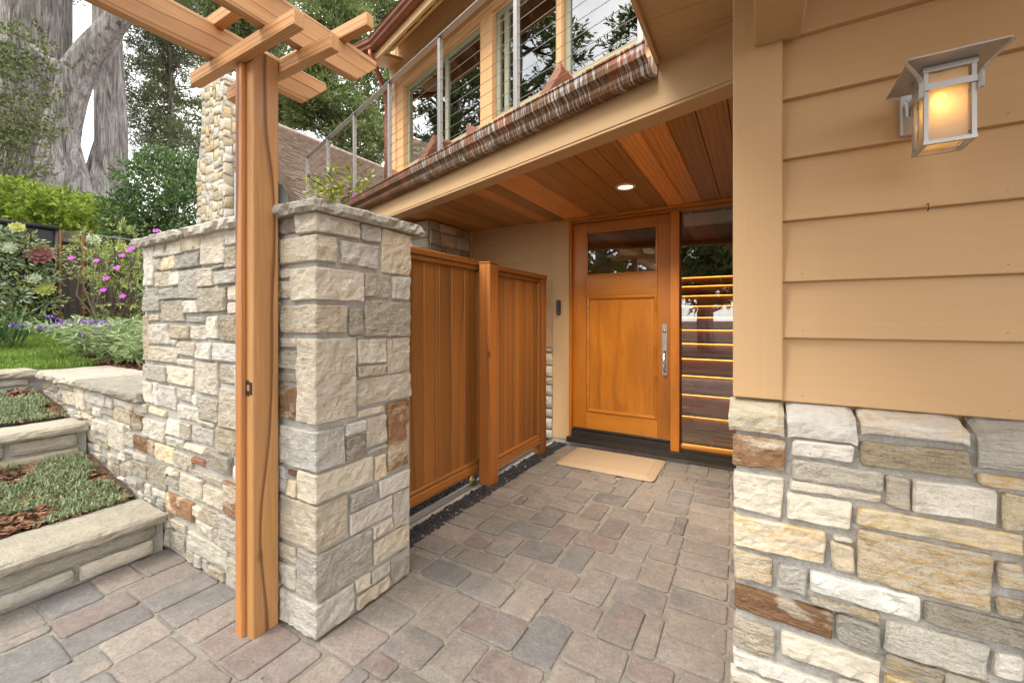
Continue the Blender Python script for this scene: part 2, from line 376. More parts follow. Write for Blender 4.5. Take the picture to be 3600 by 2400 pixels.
M['lampmetal'] = metal_mat('pewter', (0.44, 0.43, 0.42), 0.42, 0.1, 0.7)
M['brass'] = metal_mat('aged_brass', (0.42, 0.33, 0.16), 0.4)
M['black'] = simple('black_plastic', (0.02, 0.02, 0.021), 0.35, 0, 0.2)
M['bronze'] = simple('dark_bronze', (0.045, 0.038, 0.033), 0.4, 0.3, 0.25)
M['copper'] = copper_mat()
M['copper2'] = metal_mat('brown_copper', (0.23, 0.085, 0.05), 0.42, 0.35, 0.6, 8)
M['glass'] = glass_mat('window_glass', (0.80, 0.88, 0.85), 3.6)
M['glass_door'] = glass_mat('door_glass', (0.92, 0.94, 0.92), 3.0)
M['rubber'] = simple('mat_rubber', (0.40, 0.292, 0.185), 0.8, 0, 0.10, 320, 0.5, 0.002)
M['lava'] = grit_mat('lava_rock', (0.022, 0.020, 0.021), (0.085, 0.08, 0.085), 90)
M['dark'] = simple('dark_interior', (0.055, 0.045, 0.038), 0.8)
M['white'] = simple('white_paint', (0.72, 0.71, 0.68), 0.6, 0, 0.04)
# ------------------------------------------------------------------ layout of pieces (rectangles in a plane, metres)
def clip_rects(rects, gap, minsize=0.022):
    out = []
    for R in rects:
        u0, u1, v0, v1 = R[:4]
        if u1 < u0: u0, u1 = u1, u0
        if v1 < v0: v0, v1 = v1, v0
        for B in out:
            g = gap
            if u0 < B[1] + g and u1 > B[0] - g and v0 < B[3] + g and v1 > B[2] - g:
                pen = [(B[1] + g - u0, 0), (u1 - B[0] + g, 1), (B[3] + g - v0, 2), (v1 - B[2] + g, 3)]
                _, k = min(pen)
                if k == 0: u0 = B[1] + g
                elif k == 1: u1 = B[0] - g
                elif k == 2: v0 = B[3] + g
                else: v1 = B[2] - g
                if u1 - u0 < minsize or v1 - v0 < minsize: break
        if u1 - u0 >= minsize and v1 - v0 >= minsize:
            out.append([u0, u1, v0, v1] + list(R[4:]))
    return out
def fill_rects(rects, bounds, gap, sizes, rng, minsize=0.03, blocked=None, step=0.01):
    bu0, bu1, bv0, bv1 = bounds
    nu = int((bu1 - bu0) / step); nv = int((bv1 - bv0) / step)
    occ = np.zeros((nu, nv), bool)
    def mark(u0, u1, v0, v1):
        occ[max(0, int((u0 - gap - bu0) / step + 0.5)):max(0, int((u1 + gap - bu0) / step + 0.5)), max(0, int((v0 - gap - bv0) / step + 0.5)):max(0, int((v1 + gap - bv0) / step + 0.5))] = True
    for R in rects: mark(*R[:4])
    if blocked:
        for b in blocked:
            occ[max(0, int((b[0] - bu0) / step)):max(0, int((b[1] - bu0) / step)), max(0, int((b[2] - bv0) / step)):max(0, int((b[3] - bv0) / step))] = True
    new = []
    for j in range(nv):
        for i in range(nu):
            if occ[i, j]: continue
            W, Hh = sizes(rng); W = int(W / step); Hh = int(Hh / step)
            a = 0
            while a < W and i + a < nu and not occ[i + a, j]: a += 1
            b = 1
            while b < Hh and j + b < nv and not occ[i:i + a, j + b].any(): b += 1
            u0 = bu0 + i * step; u1 = u0 + a * step; v0 = bv0 + j * step; v1 = v0 + b * step
            if a * step >= minsize and b * step >= minsize:
                new.append([u0, u1, v0, v1])
                occ[i:min(nu, i + a + int(gap / step + 0.5)), j:min(nv, j + b + int(gap / step + 0.5))] = True
            else:
                occ[i:i + a, j] = True
    return new

# ------------------------------------------------------------------ one rough stone
def fnoise(p, s, oct=3):
    return mnoise.fractal(Vector(p) * s, 1.0, 2.1, oct)
def slab(name, corners, fr, depth, mat, parent, color, rough=0.006, cell=0.03, jit=0.004, back=-0.012, corner_round=0.0035, seed=0, maxn=9, freq=16, flat=False):
    """corners: 4 (u,v) counter-clockwise; fr(u,v,w)->world. Rough split face with rounded arrises."""
    rng = random.Random(seed); (a, b, c, d) = [Vector(q) for q in corners]
    wu = ((b - a).length + (c - d).length) / 2; wv = ((d - a).length + (c - b).length) / 2
    nx = max(3, min(maxn, int(wu / cell) + 2)); ny = max(3, min(maxn, int(wv / cell) + 2))
    def params(n, w):
        e = min(0.35, 0.0045 / max(w, 1e-4)); inner = [e + (1 - 2 * e) * k / (n - 2) for k in range(n - 1)]
        return [0.0] + inner + [1.0]
    pu = params(nx, wu); pv = params(ny, wv); NU = len(pu); NV = len(pv)
    off = Vector((rng.uniform(0, 90), rng.uniform(0, 90), rng.uniform(0, 90)))
    tx, ty = rng.uniform(-0.4, 0.4) * depth, rng.uniform(-0.4, 0.4) * depth
    V = []; Fc = []
    for j, y in enumerate(pv):
        for i, x in enumerate(pu):
            p = (a * (1 - x) + b * x) * (1 - y) + (d * (1 - x) + c * x) * y
            u, v = p.x, p.y
            edge = i in (0, NU - 1) or j in (0, NV - 1)
            n1 = fnoise((u + off.x, v + off.y * (1.0 if not flat else 1.0), off.z), freq, 4)
            u += jit * mnoise.noise(Vector((u * 22 + off.y, v * 22, off.x))); v += jit * mnoise.noise(Vector((u * 22, v * 22 + off.z, off.y)))
            if (i in (0, NU - 1)) and (j in (0, NV - 1)):
                u += corner_round * (1 if i == 0 else -1); v += corner_round * (1 if j == 0 else -1)
            w = depth + rough * n1 * 1.4 + (x - 0.5) * tx + (y - 0.5) * ty
            if edge: w = w * 0.72
            V.append(fr(u, v, w))
    for j in range(NV - 1):
        for i in range(NU - 1):
            q = j * NU + i; Fc.append((q, q + 1, q + NU + 1, q + NU))
    ring = [i for i in range(NU)] + [j * NU + NU - 1 for j in range(1, NV)] + [(NV - 1) * NU + i for i in range(NU - 2, -1, -1)] + [j * NU for j in range(NV - 2, 0, -1)]
    base = len(V)
    # back ring
    cu = sum(q[0] for q in corners) / 4; cv = sum(q[1] for q in corners) / 4
    for k in ring:
        j, i = divmod(k, NU); x, y = pu[i], pv[j]
        p = (a * (1 - x) + b * x) * (1 - y) + (d * (1 - x) + c * x) * y
        V.append(fr(p.x, p.y, back))
    n = len(ring)
    for k in range(n):
        Fc.append((ring[k], base + k, base + (k + 1) % n, ring[(k + 1) % n]))
    o = poly(name, V, Fc, mat, parent, color, smooth=False)
    fl = [False] * len(Fc)
    for j in range(1, NV - 2):
        for i in range(1, NU - 2): fl[j * (NU - 1) + i] = True
    if not flat: o.data.polygons.foreach_set('use_smooth', fl)
    return o
def rect4(R): return [(R[0], R[2]), (R[1], R[2]), (R[1], R[3]), (R[0], R[3])]
PAL = [(0.60, 0.565, 0.495), (0.62, 0.585, 0.515), (0.59, 0.54, 0.45), (0.57, 0.53, 0.45), (0.62, 0.60, 0.56), (0.58, 0.525, 0.425), (0.585, 0.555, 0.50), (0.61, 0.555, 0.46)]
BROWN = [(0.30, 0.19, 0.10), (0.36, 0.23, 0.11), (0.27, 0.20, 0.14)]
RUST = (0.27, 0.14, 0.085)
PALK = [0.87]
def pal(rng, bright=1.0):
    c = rng.choice(PAL); k = rng.uniform(0.94, 1.08) * bright * PALK[0]
    return tuple(min(0.68, x * k) for x in c)

def zconv(lst, off, sc, fn):
    """zoom-window rectangles (x0,y0,x1,y1[,colour]) -> plane rectangles"""
    out = []
    for r in lst:
        A = fn(off[0] + r[0] / sc, off[1] + r[1] / sc); B = fn(off[0] + r[2] / sc, off[1] + r[3] / sc)
        out.append([min(A[0], B[0]), max(A[0], B[0]), min(A[1], B[1]), max(A[1], B[1])] + list(r[4:]))
    return out

# ------------------------------------------------------------------ ground
def ground_sheet(name, pts, z, mat, kind='structure'):
    o = poly(name, [(x, y, z) for x, y in pts], [tuple(range(len(pts)))], mat, None); tag(o, kind=kind); return o
gz = -0.075
o = ground_sheet('ground', [(-600, -600), (600, -600), (600, 600), (-600, 600)], gz, M['soil'])
paving = box('courtyard_paving', -2.72, 0.6, -1.6, 3.86, -0.07, -0.0085, M['sand'], None, 0); tag(paving, kind='structure')

YL = 0.995; XP = -1.443; YS = 1.40; YW = 1.48
# ---- pavers: N (far-left) and S (near-right) corners in photograph windows
P1 = [(265,572,380,705),(365,512,450,628),(455,452,545,560),(520,412,640,492),(450,625,515,745),(155,645,265,780),(75,765,130,890),(350,705,330,800),
 (430,738,575,890),(240,800,345,975),(630,638,655,795),(715,765,705,955),(470,890,615,1100),(590,535,605,660),(680,468,790,575),(720,565,870,685),
 (800,680,935,832),(865,825,1045,1012),(785,925,800,1190),(975,590,1015,735),(1080,712,1110,890),(1180,858,1240,1095),(895,488,940,612),(960,433,1090,525),
 (1030,525,1185,642),(1120,637,1305,775),(1235,768,1450,940),(1370,930,1610,1150),(960,1003,1185,1252),(1330,1055,1425,1362),(1190,458,1230,570),
 (1290,548,1350,685),(1390,662,1495,832),(1540,800,1648,1008),(1515,1132,1562,1418),(1225,398,1375,485),(1330,485,1490,592),(1435,590,1640,722),
 (1560,708,1700,838),(1090,370,1140,465),(1150,325,1295,405),(1345,340,1415,432),(1445,420,1530,522),(1560,505,1670,640),(1480,365,1640,455),
 (1590,448,1765,540),(1705,540,1740,660),(1675,648,1725,745),(1685,380,1785,475),(1700,335,1805,385),(1590,318,1665,398),(1020,303,1075,375),
 (880,302,960,362),(895,357,1020,435),(840,405,880,503),(820,345,820,418),(610,358,690,440),(680,312,770,390),(745,273,830,335),(790,235,885,297),
 (850,203,930,262),(890,165,990,222),(945,112,1040,170),(950,235,1000,315),(1075,270,1200,325),(1240,300,1320,350),
 (1610,1265,1985,1560),(1650,1103,2000,1385),(1672,980,2005,1205),(1705,862,2010,1062),(1730,758,2015,930),(1750,668,2020,818),(1768,592,2022,722),
 (1785,527,2025,638),(1803,465,2025,560),(1815,408,2025,492),(1828,358,2025,432),(1842,312,2025,380),(1790,228,1890,300),(1915,262,2025,335),
 (1660,215,1765,292),(1640,270,1760,330),(505,1083,680,1368),(340,998,300,1302),(865,1143,915,1492),(1070,1240,1340,1570),(375,1235,380,1560),
 (570,1345,780,1700),(980,1420,1120,1760),(1440,1390,1660,1640),(60,1195,130,1495),(75,905,130,1120),(110,895,280,1000),(310,978,120,1195)]
P3 = [(925,820,815,978),(1025,888,775,1105),(1110,945,860,1175),(1200,995,965,1262),(1330,1065,1075,1345),(1370,1195,1195,1440),(490,1005,275,1215),
 (705,1048,345,1315),(780,1115,400,1412),(880,1183,640,1450),(940,1300,740,1630),(965,1280,1080,1450),(195,1128,20,1335),(265,1230,0,1395),(300,1285,0,1640),
 (560,1358,330,1630),(630,1470,560,1720),(1165,1415,1050,1700),(720,905,550,1085)]
PB = [(265,1225,60,1560),(395,1318,240,1620),(570,1400,450,1700),(690,1195,705,1505),(850,1085,880,1325),(830,1388,865,1545)]
gfn = lambda x, y: onZ(x, y, 0.0)[:2]
PR = []
for lst, off, sc in ((P1, (1400, 1500), 1.742), (P3, (0, 1400), 1.568), (PB, (800, 1400), 1.568)):
    PR += zconv(lst, off, sc, gfn)
PR = [[r[0] - 0.002, r[1] + 0.002, r[2] - 0.002, r[3] + 0.002] for r in PR]
PR = clip_rects(PR, 0.006, 0.028)
blk = [(-3.5, XP + 0.01, YL - 0.01, 3.9), (-3.5, -1.60, 1.0, 3.9), (-0.055, 0.7, 1.36, 3.9)]
prng = random.Random(5)
def psz(r): return (0.215, 0.135) if r.random() < 0.55 else ((0.135, 0.205) if r.random() < 0.7 else (0.135, 0.135))
def psz_left(r): return (0.14, 0.23)
PR += fill_rects(PR, (-2.66, 0.45, -1.2, 3.80), 0.008, psz, prng, 0.035, blk)
PCOL = [(0.265, 0.230, 0.190), (0.250, 0.220, 0.185), (0.275, 0.237, 0.196), (0.185, 0.176, 0.167), (0.245, 0.205, 0.178), (0.235, 0.210, 0.182), (0.205, 0.192, 0.178), (0.285, 0.250, 0.210), (0.235, 0.184, 0.162)]
def paver(R, k):
    rng = random.Random(k * 7 + 3); u0, u1, v0, v1 = R[:4]
    w, h = u1 - u0, v1 - v0; cr = min(0.012, 0.2 * min(w, h)); jj = lambda: rng.uniform(-0.0025, 0.0025)
    ring = []
    for cx, cy, sx, sy in ((u0, v0, 1, 1), (u1, v0, -1, 1), (u1, v1, -1, -1), (u0, v1, 1, -1)):
        pts = [(cx + sx * cr, cy), (cx, cy + sy * cr)] if sx * sy < 0 else [(cx, cy + sy * cr), (cx + sx * cr, cy)]
        ring += [(x + jj(), y + jj()) for x, y in pts]
    mid = []
    for i in range(8):   # add a mid vertex along each long side
        mid.append(ring[i])
        if i % 2 == 1:
            n = ring[(i + 1) % 8]; mid.append(((ring[i][0] + n[0]) / 2 + jj(), (ring[i][1] + n[1]) / 2 + jj()))
    ring = mid; n = len(ring); cx, cy = (u0 + u1) / 2, (v0 + v1) / 2
    dz = rng.uniform(-0.003, 0.002); tx, ty = rng.uniform(-0.012, 0.012), rng.uniform(-0.012, 0.012)
    def P(x, y, z): return (x, y, z + dz + (x - cx) * tx + (y - cy) * ty)
    def inset(q, d):
        dx = max(-1, min(1, (cx - q[0]) / (w / 2))); dy = max(-1, min(1, (cy - q[1]) / (h / 2)))
        return (q[0] + dx * d, q[1] + dy * d)
    V = [(q[0], q[1], -0.03) for q in ring] + [P(q[0], q[1], -0.0055) for q in ring] + [P(*inset(q, 0.003), -0.0018) for q in ring] + [P(*inset(q, 0.010), 0.0) for q in ring]
    Fc = []
    for lv in range(3):
        for i in range(n): Fc.append((lv * n + i, lv * n + (i + 1) % n, (lv + 1) * n + (i + 1) % n, (lv + 1) * n + i))
    Fc.append(tuple(range(3 * n, 4 * n)))
    c = rng.choice(PCOL); kk = rng.uniform(0.78, 0.99)
    return poly('paver', V, Fc, M['paver'], paving, tuple(x * kk for x in c), smooth=False)
for k, R in enumerate(PR): paver(R, k)

# ------------------------------------------------------------------ left garden wall with end pillar
wall = empty('stone_wall', (-2.3, 1.25, 0), 'tall squared-rubble stone wall with rough coping and square pillar end behind the pergola post', 'stone wall')
WH = 1.615
core = MB(); core.box(-3.02, XP - 0.012, YL + 0.012, 1.515 - 0.012, -0.05, WH); core.box(-5.0, -3.018, YL + 0.012, 1.36, -0.05, 0.745); core.box(-5.28, -5.0, YL - 0.02, 1.36, -0.05, 0.748)
core.build('mortar', M['mortar'], wall)
frL = lambda u, v, w: Vector((u, YL - w + 0.014, v))          # face looking towards -Y
frP = lambda u, v, w: Vector((XP + w - 0.014, u, v))          # face looking towards +X
fnL = lambda x, y: (lambda p: (p[0], p[2]))(onY(x, y, YL)); fnP = lambda x, y: (lambda p: (p[1], p[2]))(onX(x, y, XP))
C_ = [(995,325,1052,598),(1055,312,1128,390),(1132,285,1250,370),(1255,255,1373,340),(1380,230,1540,435),(1548,200,1655,298),(1550,335,1650,462),(1058,412,1100,485),
 (1103,395,1202,478,2),(1210,362,1375,465),(1468,448,1545,475),(1365,462,1465,592),(1475,480,1645,580),(1060,502,1165,595),(1170,490,1237,592),(1243,480,1357,680),
 (1100,612,1240,682),(990,622,1097,775),(1365,615,1555,775),(1560,595,1655,695),(1100,700,1265,845),(1272,703,1360,785),(1562,718,1655,785),(1280,808,1418,852),
 (1423,803,1510,965),(1515,803,1645,980),(990,800,1022,1110,2),(1030,798,1097,838),(1027,860,1165,1000),(1172,868,1302,960),(1305,875,1422,970),(1172,970,1220,1005),
 (1030,1012,1220,1132),(1222,980,1345,1080),(1348,988,1460,1105),(1470,992,1655,1125),(1225,1100,1330,1150),(985,1130,1150,1258),(1155,1150,1325,1295),
 (1325,1120,1500,1355),(1500,1135,1608,1280),(1612,1145,1655,1290),(988,1255,1048,1412),(1052,1262,1085,1425),(1088,1272,1215,1455),(1218,1298,1315,1400),
 (1318,1350,1362,1415),(1218,1408,1360,1540),(1365,1360,1508,1545),(1508,1300,1655,1600),(303,1225,392,1330),(397,1250,468,1310),(400,1312,430,1345),
 (470,1270,515,1325),(433,1315,522,1425),(520,1290,580,1455),(585,1300,725,1430),(728,1358,772,1440),(778,1370,868,1440),(588,1425,636,1480),(638,1432,692,1500),
 (695,1455,780,1500),(870,1392,910,1460),(912,1395,1012,1480),(780,1435,897,1550,2),(558,1468,635,1525,2),(1015,1428,1138,1505),(1142,1468,1215,1500)]
D_ = [(515,115,593,200),(597,115,688,300),(530,205,600,280),(557,95,618,122),(690,150,720,175,2),(685,178,738,270),(718,85,780,180,1),(785,105,912,245),(912,110,990,215),
 (995,130,1052,230),(1055,150,1178,270),(1090,120,1178,165),(740,205,855,320,1),(855,240,955,370,2),(915,205,1018,285),(1022,240,1130,310),(1180,150,1305,315,2),
 (955,285,1058,410),(1055,320,1128,380,3),(1130,285,1275,425),(690,275,735,315),(735,295,805,355),(690,312,720,345),(720,335,803,445),(803,335,912,515),
 (912,375,952,425),(955,395,985,430,2),(910,425,983,510),(985,405,1115,575),(1060,388,1235,485),(1115,468,1235,620),(1238,455,1340,670,1),(840,490,912,560),
 (915,510,1062,690,1),(1062,590,1110,665),(1112,580,1205,720),(1205,630,1340,880),(945,660,1020,745),(938,725,1010,850),(1040,690,1250,950),(1258,875,1340,1040)]
LR = zconv(C_, (0, 700), 1.96, fnL) + zconv(D_, (0, 1400), 1.568, fnL)
A_ = [(330,215,443,305),(330,550,413,600),(325,628,403,735),(325,770,342,940),(325,985,462,1058),(325,1068,448,1200),(325,1215,448,1285),(325,1300,450,1535,1)]
B_ = [(275,365,320,540),(325,388,380,435,3),(312,440,380,545),(275,780,383,915),(272,890,370,1058),(272,1035,292,1130)]
PL = zconv(A_, (800, 650), 1.844, fnL) + zconv(B_, (800, 1400), 1.568, fnL)
QA = [(448,170,300,855),(335,318,490,710),(410,530,745,882),(345,775,965,772),(455,1000,1560,830)]
QB = [(275,190,410,645),(388,425,585,800),(280,600,855,662),(380,875,1125,795),(290,1150,1330,697)]
quoins = []
for lst, off, sc, cx in ((QA, (800, 650), 1.844, 580), (QB, (800, 1400), 1.568, 490)):
    for xl, yt, yb, xr in lst:
        X = onY(off[0] + xl / sc, 1200, YL)[0]; Yr = onX(off[0] + xr / sc, 1200, XP)[1]
        zt = onY(off[0] + cx / sc, off[1] + yt / sc, YL)[2]; zb = onY(off[0] + cx / sc, off[1] + yb / sc, YL)[2]
        quoins.append((X, Yr, max(0.0, zb), zt))
QL = [[q[0], XP, q[2], q[3]] for q in quoins]; QR = [[YL, q[1], q[2], q[3]] for q in quoins]
lim = lambda L, z1: [r for r in L if r[3] > 0.02]
lw = clip_rects(QL + PL + LR, 0.010, 0.016)
nq = len(clip_rects(QL, 0.010, 0.016))
wr = random.Random(11)
lw += fill_rects(lw, (-3.0, XP, 0.0, WH - 0.01), 0.012, lambda r: (r.uniform(0.06, 0.17), r.uniform(0.05, 0.12)), wr, 0.035)
lw += fill_rects(lw, (-4.95, -3.01, 0.0, 0.73), 0.012, lambda r: (r.uniform(0.08, 0.2), r.uniform(0.05, 0.12)), wr, 0.04)
def smat(R, m='stone'): return M['stone_rust'] if len(R) > 4 and R[4] in (1, 4, 5) else M[m]
def stone_col(R, rng):
    k = R[4] if len(R) > 4 else 0
    if k in (1, 4, 5): return tuple(PALK[0] * 1.1 * x for x in (0.55, 0.48, 0.37))
    if k == 2: return tuple(PALK[0] * 1.10 * x for x in (0.57, 0.495, 0.365))
    if k == 3: return RUST
    return pal(rng)
for k, R in enumerate(lw[nq:]):
    rng = random.Random(100 + k)
    cs = rect4(R)
    j = 0.004 if min(R[1] - R[0], R[3] - R[2]) > 0.05 else 0.003
    cs = [(u + rng.uniform(-j, j), v + rng.uniform(-j, j)) for u, v in cs]
    slab('stone', cs, frL, rng.uniform(0.013, 0.022), smat(R), wall, stone_col(R, rng), 0.005, 0.017, 0.003, seed=k, maxn=12, freq=26, flat=True)
# pillar side
E_ = [(870,250,990,378),(1000,285,1185,590),(733,355,975,543),(898,570,1057,733),(1065,590,1182,748),(780,793,878,983),(890,748,1182,975),(1040,995,1180,1200),(843,1185,1033,1222),
 (840,1255,1180,1365),(835,1465,1018,1470),(820,1003,1030,1145)]
G_ = [(885,30,1000,360,1),(645,140,757,180),(772,105,875,240),(655,220,757,325),(765,285,876,290),(805,325,873,430),(835,455,1003,475),(675,525,825,560),(920,520,1000,675),
 (665,640,910,640),(802,695,910,720),(805,790,1000,800),(905,880,1000,960),(790,960,893,955),(703,1010,780,1030),(708,1100,897,1030)]
pr_ = clip_rects(QR + zconv(E_, (800, 650), 1.844, fnP) + zconv(G_, (800, 1400), 1.568, fnP), 0.010, 0.014)
nq2 = len(clip_rects(QR, 0.010, 0.014))
pr_ = [r for r in pr_]
pr_ += fill_rects(pr_, (YL, 1.515, 0.0, WH - 0.01), 0.012, lambda r: (r.uniform(0.06, 0.15), r.uniform(0.04, 0.10)), wr, 0.03)
for k, R in enumerate(pr_[nq2:]):
    rng = random.Random(900 + k); R[1] = min(R[1], 1.515)
    if R[1] - R[0] < 0.02: continue
    cs = [(u + rng.uniform(-.005, .005), v + rng.uniform(-.004, .004)) for u, v in rect4(R)]
    slab('stone', cs, frP, rng.uniform(0.015, 0.024), smat(R), wall, stone_col(R, rng), 0.0055, 0.015, 0.003, seed=2000 + k, maxn=16, freq=26, flat=True)
def quoin(q, k):
    X, Yr, z0, z1 = q; rng = random.Random(k + 55); off = rng.uniform(0, 50); dep = rng.uniform(0.020, 0.028)
    ul, ur = XP - X, Yr - YL
    us = [-ul, -ul + 0.005] + [-ul + 0.005 + (ul - 0.017) * i / 12 for i in range(1, 13)] + [-0.003, 0.003] + [0.012 + (ur - 0.017) * i / 14 for i in range(0, 15)] + [ur]
    nv = max(4, int((z1 - z0) / 0.017)); e = 0.005
    vs = [z0, z0 + e] + [z0 + e + (z1 - z0 - 2 * e) * i / nv for i in range(1, nv)] + [z1 - e, z1]
    V = []; Fc = []; NU = len(us); NV = len(vs)
    def place(u, v, w):
        if u <= 0: return Vector((XP + u + (w - 0.018) * max(0, 1 + u / 0.02), YL - w + 0.018, v))
        return Vector((XP + w - 0.018, YL + u - (w - 0.018) * max(0, 1 - u / 0.02), v))
    for j, v in enumerate(vs):
        for i, u in enumerate(us):
            w = dep + 0.0065 * fnoise((u + off, v + off * 0.7, off), 26, 4)
            if i in (0, NU - 1) or j in (0, NV - 1): w *= 0.7
            uu = u + 0.004 * mnoise.noise(Vector((u * 20, v * 20, off))); vv = v + 0.004 * mnoise.noise(Vector((u * 20, v * 20 + 9, off)))
            V.append(place(uu if abs(u) > 0.01 else u, vv, w))
    for j in range(NV - 1):
        for i in range(NU - 1): Fc.append((j * NU + i, j * NU + i + 1, (j + 1) * NU + i + 1, (j + 1) * NU + i))
    ring = [i for i in range(NU)] + [j * NU + NU - 1 for j in range(1, NV)] + [(NV - 1) * NU + i for i in range(NU - 2, -1, -1)] + [j * NU for j in range(NV - 2, 0, -1)]
    b = len(V)
    for kk in ring:
        j, i = divmod(kk, NU); V.append(place(us[i], vs[j], -0.012))
    n = len(ring)
    for kk in range(n): Fc.append((ring[kk], b + kk, b + (kk + 1) % n, ring[(kk + 1) % n]))
    poly('stone', V, Fc, M['stone'], wall, pal(rng, 1.03), smooth=False)
for k, q in enumerate(quoins): quoin(q, k)

def coping(name, x0, x1, y0, y1, z0, z1, mat, parent, color, over=0.0, seed=1, cell=0.022, amp=0.013):
    """thick slab with hand-split rough edges"""
    nx = max(4, int((x1 - x0) / cell)); ny = max(4, int((y1 - y0) / cell)); bm = bmesh.new()
    V = {}
    def pv(i, j, lvl):
        x = x0 + (x1 - x0) * i / nx; y = y0 + (y1 - y0) * j / ny
        dx = dy = 0
        if i in (0, nx) or j in (0, ny):
            a = amp * (1.1 * mnoise.noise(Vector((x * 17 + seed, y * 17, lvl * 2.3))) + 0.9 * mnoise.noise(Vector((x * 43, y * 43 + seed, lvl * 5.1))))
            bul = (0.0, 0.008, 0.006, -0.005)[lvl]
            if i == 0: dx = -a - bul
            if i == nx: dx = a + bul
            if j == 0: dy = -a - bul
            if j == ny: dy = a + bul
        zz = (z0, z0 + (z1 - z0) * 0.3, z0 + (z1 - z0) * 0.75, z1)[lvl]
        zz += amp * 0.35 * mnoise.noise(Vector((x * 9 + seed, y * 9, lvl * 3.0)))
        return bm.verts.new((x + dx, y + dy, zz))
    for lvl in range(4):
        for i in range(nx + 1):
            for j in range(ny + 1):
                if lvl in (1, 2) and 0 < i < nx and 0 < j < ny: continue
                V[i, j, lvl] = pv(i, j, lvl)
    for i in range(nx):
        for j in range(ny):
            bm.faces.new((V[i, j, 3], V[i + 1, j, 3], V[i + 1, j + 1, 3], V[i, j + 1, 3]))
            bm.faces.new((V[i, j, 0], V[i, j + 1, 0], V[i + 1, j + 1, 0], V[i + 1, j, 0]))
    for lvl in range(3):
        for i in range(nx):
            for j in (0, ny): bm.faces.new((V[i, j, lvl], V[i + 1, j, lvl], V[i + 1, j, lvl + 1], V[i, j, lvl + 1]))
        for j in range(ny):
            for i in (0, nx): bm.faces.new((V[i, j, lvl], V[i, j + 1, lvl], V[i, j + 1, lvl + 1], V[i, j, lvl + 1]))
    bmesh.ops.recalc_face_normals(bm, faces=bm.faces)
    c = Vector(((x0 + x1) / 2, (y0 + y1) / 2, (z0 + z1) / 2)); bmesh.ops.translate(bm, vec=-c, verts=bm.verts)
    me = bpy.data.meshes.new(name); bm.to_mesh(me); bm.free(); return link(name, me, mat, parent, c, color)
CAPC = (0.40, 0.375, 0.32)
for a, b, sd in ((-3.06, -2.46, 1), (-2.455, -1.90, 5), (-1.895, XP + 0.03, 9)):
    coping('coping_stone', a, b, YL - 0.028, 1.545, WH + 0.012, WH + 0.062, M['cap'], wall, CAPC, seed=sd)
for a, b, sd in ((-5.06, -4.05, 2), (-4.045, -3.02, 6)):
    coping('coping_stone', a, b, YL - 0.03, 1.42, 0.752, 0.803, M['cap'], wall, (0.38, 0.35, 0.295), seed=sd, cell=0.05)

# ------------------------------------------------------------------ terraced planters (risers look towards +X)
def step(xf, z0, z1, depth, rows, label, seed):
    st = empty('planter_step', (xf, 0.2, z0), label, 'planter step', 'terraced planter steps')
    yb = YL - 0.014
    c = MB(); c.box(xf - 0.22, xf - 0.02, -1.6, yb, z0 - 0.3, z1 - 0.05); c.build('mortar', M['mortar'], st)
    fr = lambda u, v, w: Vector((xf + w - 0.02, u, v)); rng = random.Random(seed)
    for k, (ya, yb_, za, zb) in enumerate(rows):
        cs = [(u + rng.uniform(-.004, .004), v + rng.uniform(-.004, .004)) for u, v in rect4((ya, yb_, za, zb))]
        slab('stone', cs, fr, rng.uniform(0.022, 0.032), M['stone'], st, pal(rng, 0.97), 0.005, 0.04, 0.004, seed=seed * 31 + k)
    y = -1.6; k = 0
    for ye in (-0.42, 0.42, yb) if seed != 2 else (-0.2, yb):
        coping('step_slab', xf - depth, xf + 0.035, y, ye - 0.006, z1 - 0.05, z1, M['cap'], st, (0.37, 0.34, 0.275), seed=seed * 7 + k, cell=0.035, amp=0.009)
        y = ye; k += 1
    return st
s1 = step(-2.70, 0.0, 0.215, 0.30, [(-1.2, -0.15, 0.005, 0.155), (-0.13, 0.365, 0.0, 0.150), (0.385, 0.945, 0.090, 0.158), (0.39, 0.64, 0.005, 0.075), (0.66, 0.93, 0.008, 0.078)],
     'lowest stone planter step rising straight from the brick paving', 1)
s2 = step(-3.86, 0.30, 0.535, 0.27, [(-0.6, 0.02, 0.33, 0.47), (0.05, 0.62, 0.385, 0.475), (0.65, 0.93, 0.39, 0.475), (0.05, 0.5, 0.30, 0.37), (0.52, 0.94, 0.30, 0.375)],
     'middle stone planter step between two beds of grey-green groundcover', 2)
s3 = step(-4.99, 0.58, 0.815, 0.30, [(-0.9, 0.30, 0.66, 0.75), (0.33, 0.93, 0.70, 0.755), (0.0, 0.94, 0.60, 0.685)], 'top stone planter step along the edge of the lawn', 3)
for nm, xa, xb, z in (('planting_bed', -3.66, -2.96, 0.215), ('planting_bed', -4.8, -4.1, 0.545)):
    V = []; Fc = []; n = 10
    for i in range(n + 1):
        for j in range(n * 2 + 1):
            x = xa + (xb - xa) * i / n; y = -1.6 + (YL + 1.58) * j / (2 * n)
            V.append((x - 0.10, y, z + 0.13 * (1 - i / n) * 0.9 + 0.02 * mnoise.noise(Vector((x * 4, y * 4, 0)))))
    for i in range(n):
        for j in range(2 * n): q = i * (2 * n + 1) + j; Fc.append((q, q + 1, q + 2 * n + 2, q + 2 * n + 1))
    tag(poly(nm, V, Fc, M['soil'], None, smooth=True), kind='structure')
# ------------------------------------------------------------------ HOUSE
house = empty('house', (0, 2.5, 0), 'tan lap-sided house with stone base, covered entry and cable-railed balcony', 'house')
def px2(fn, x, y): return fn(x, y)
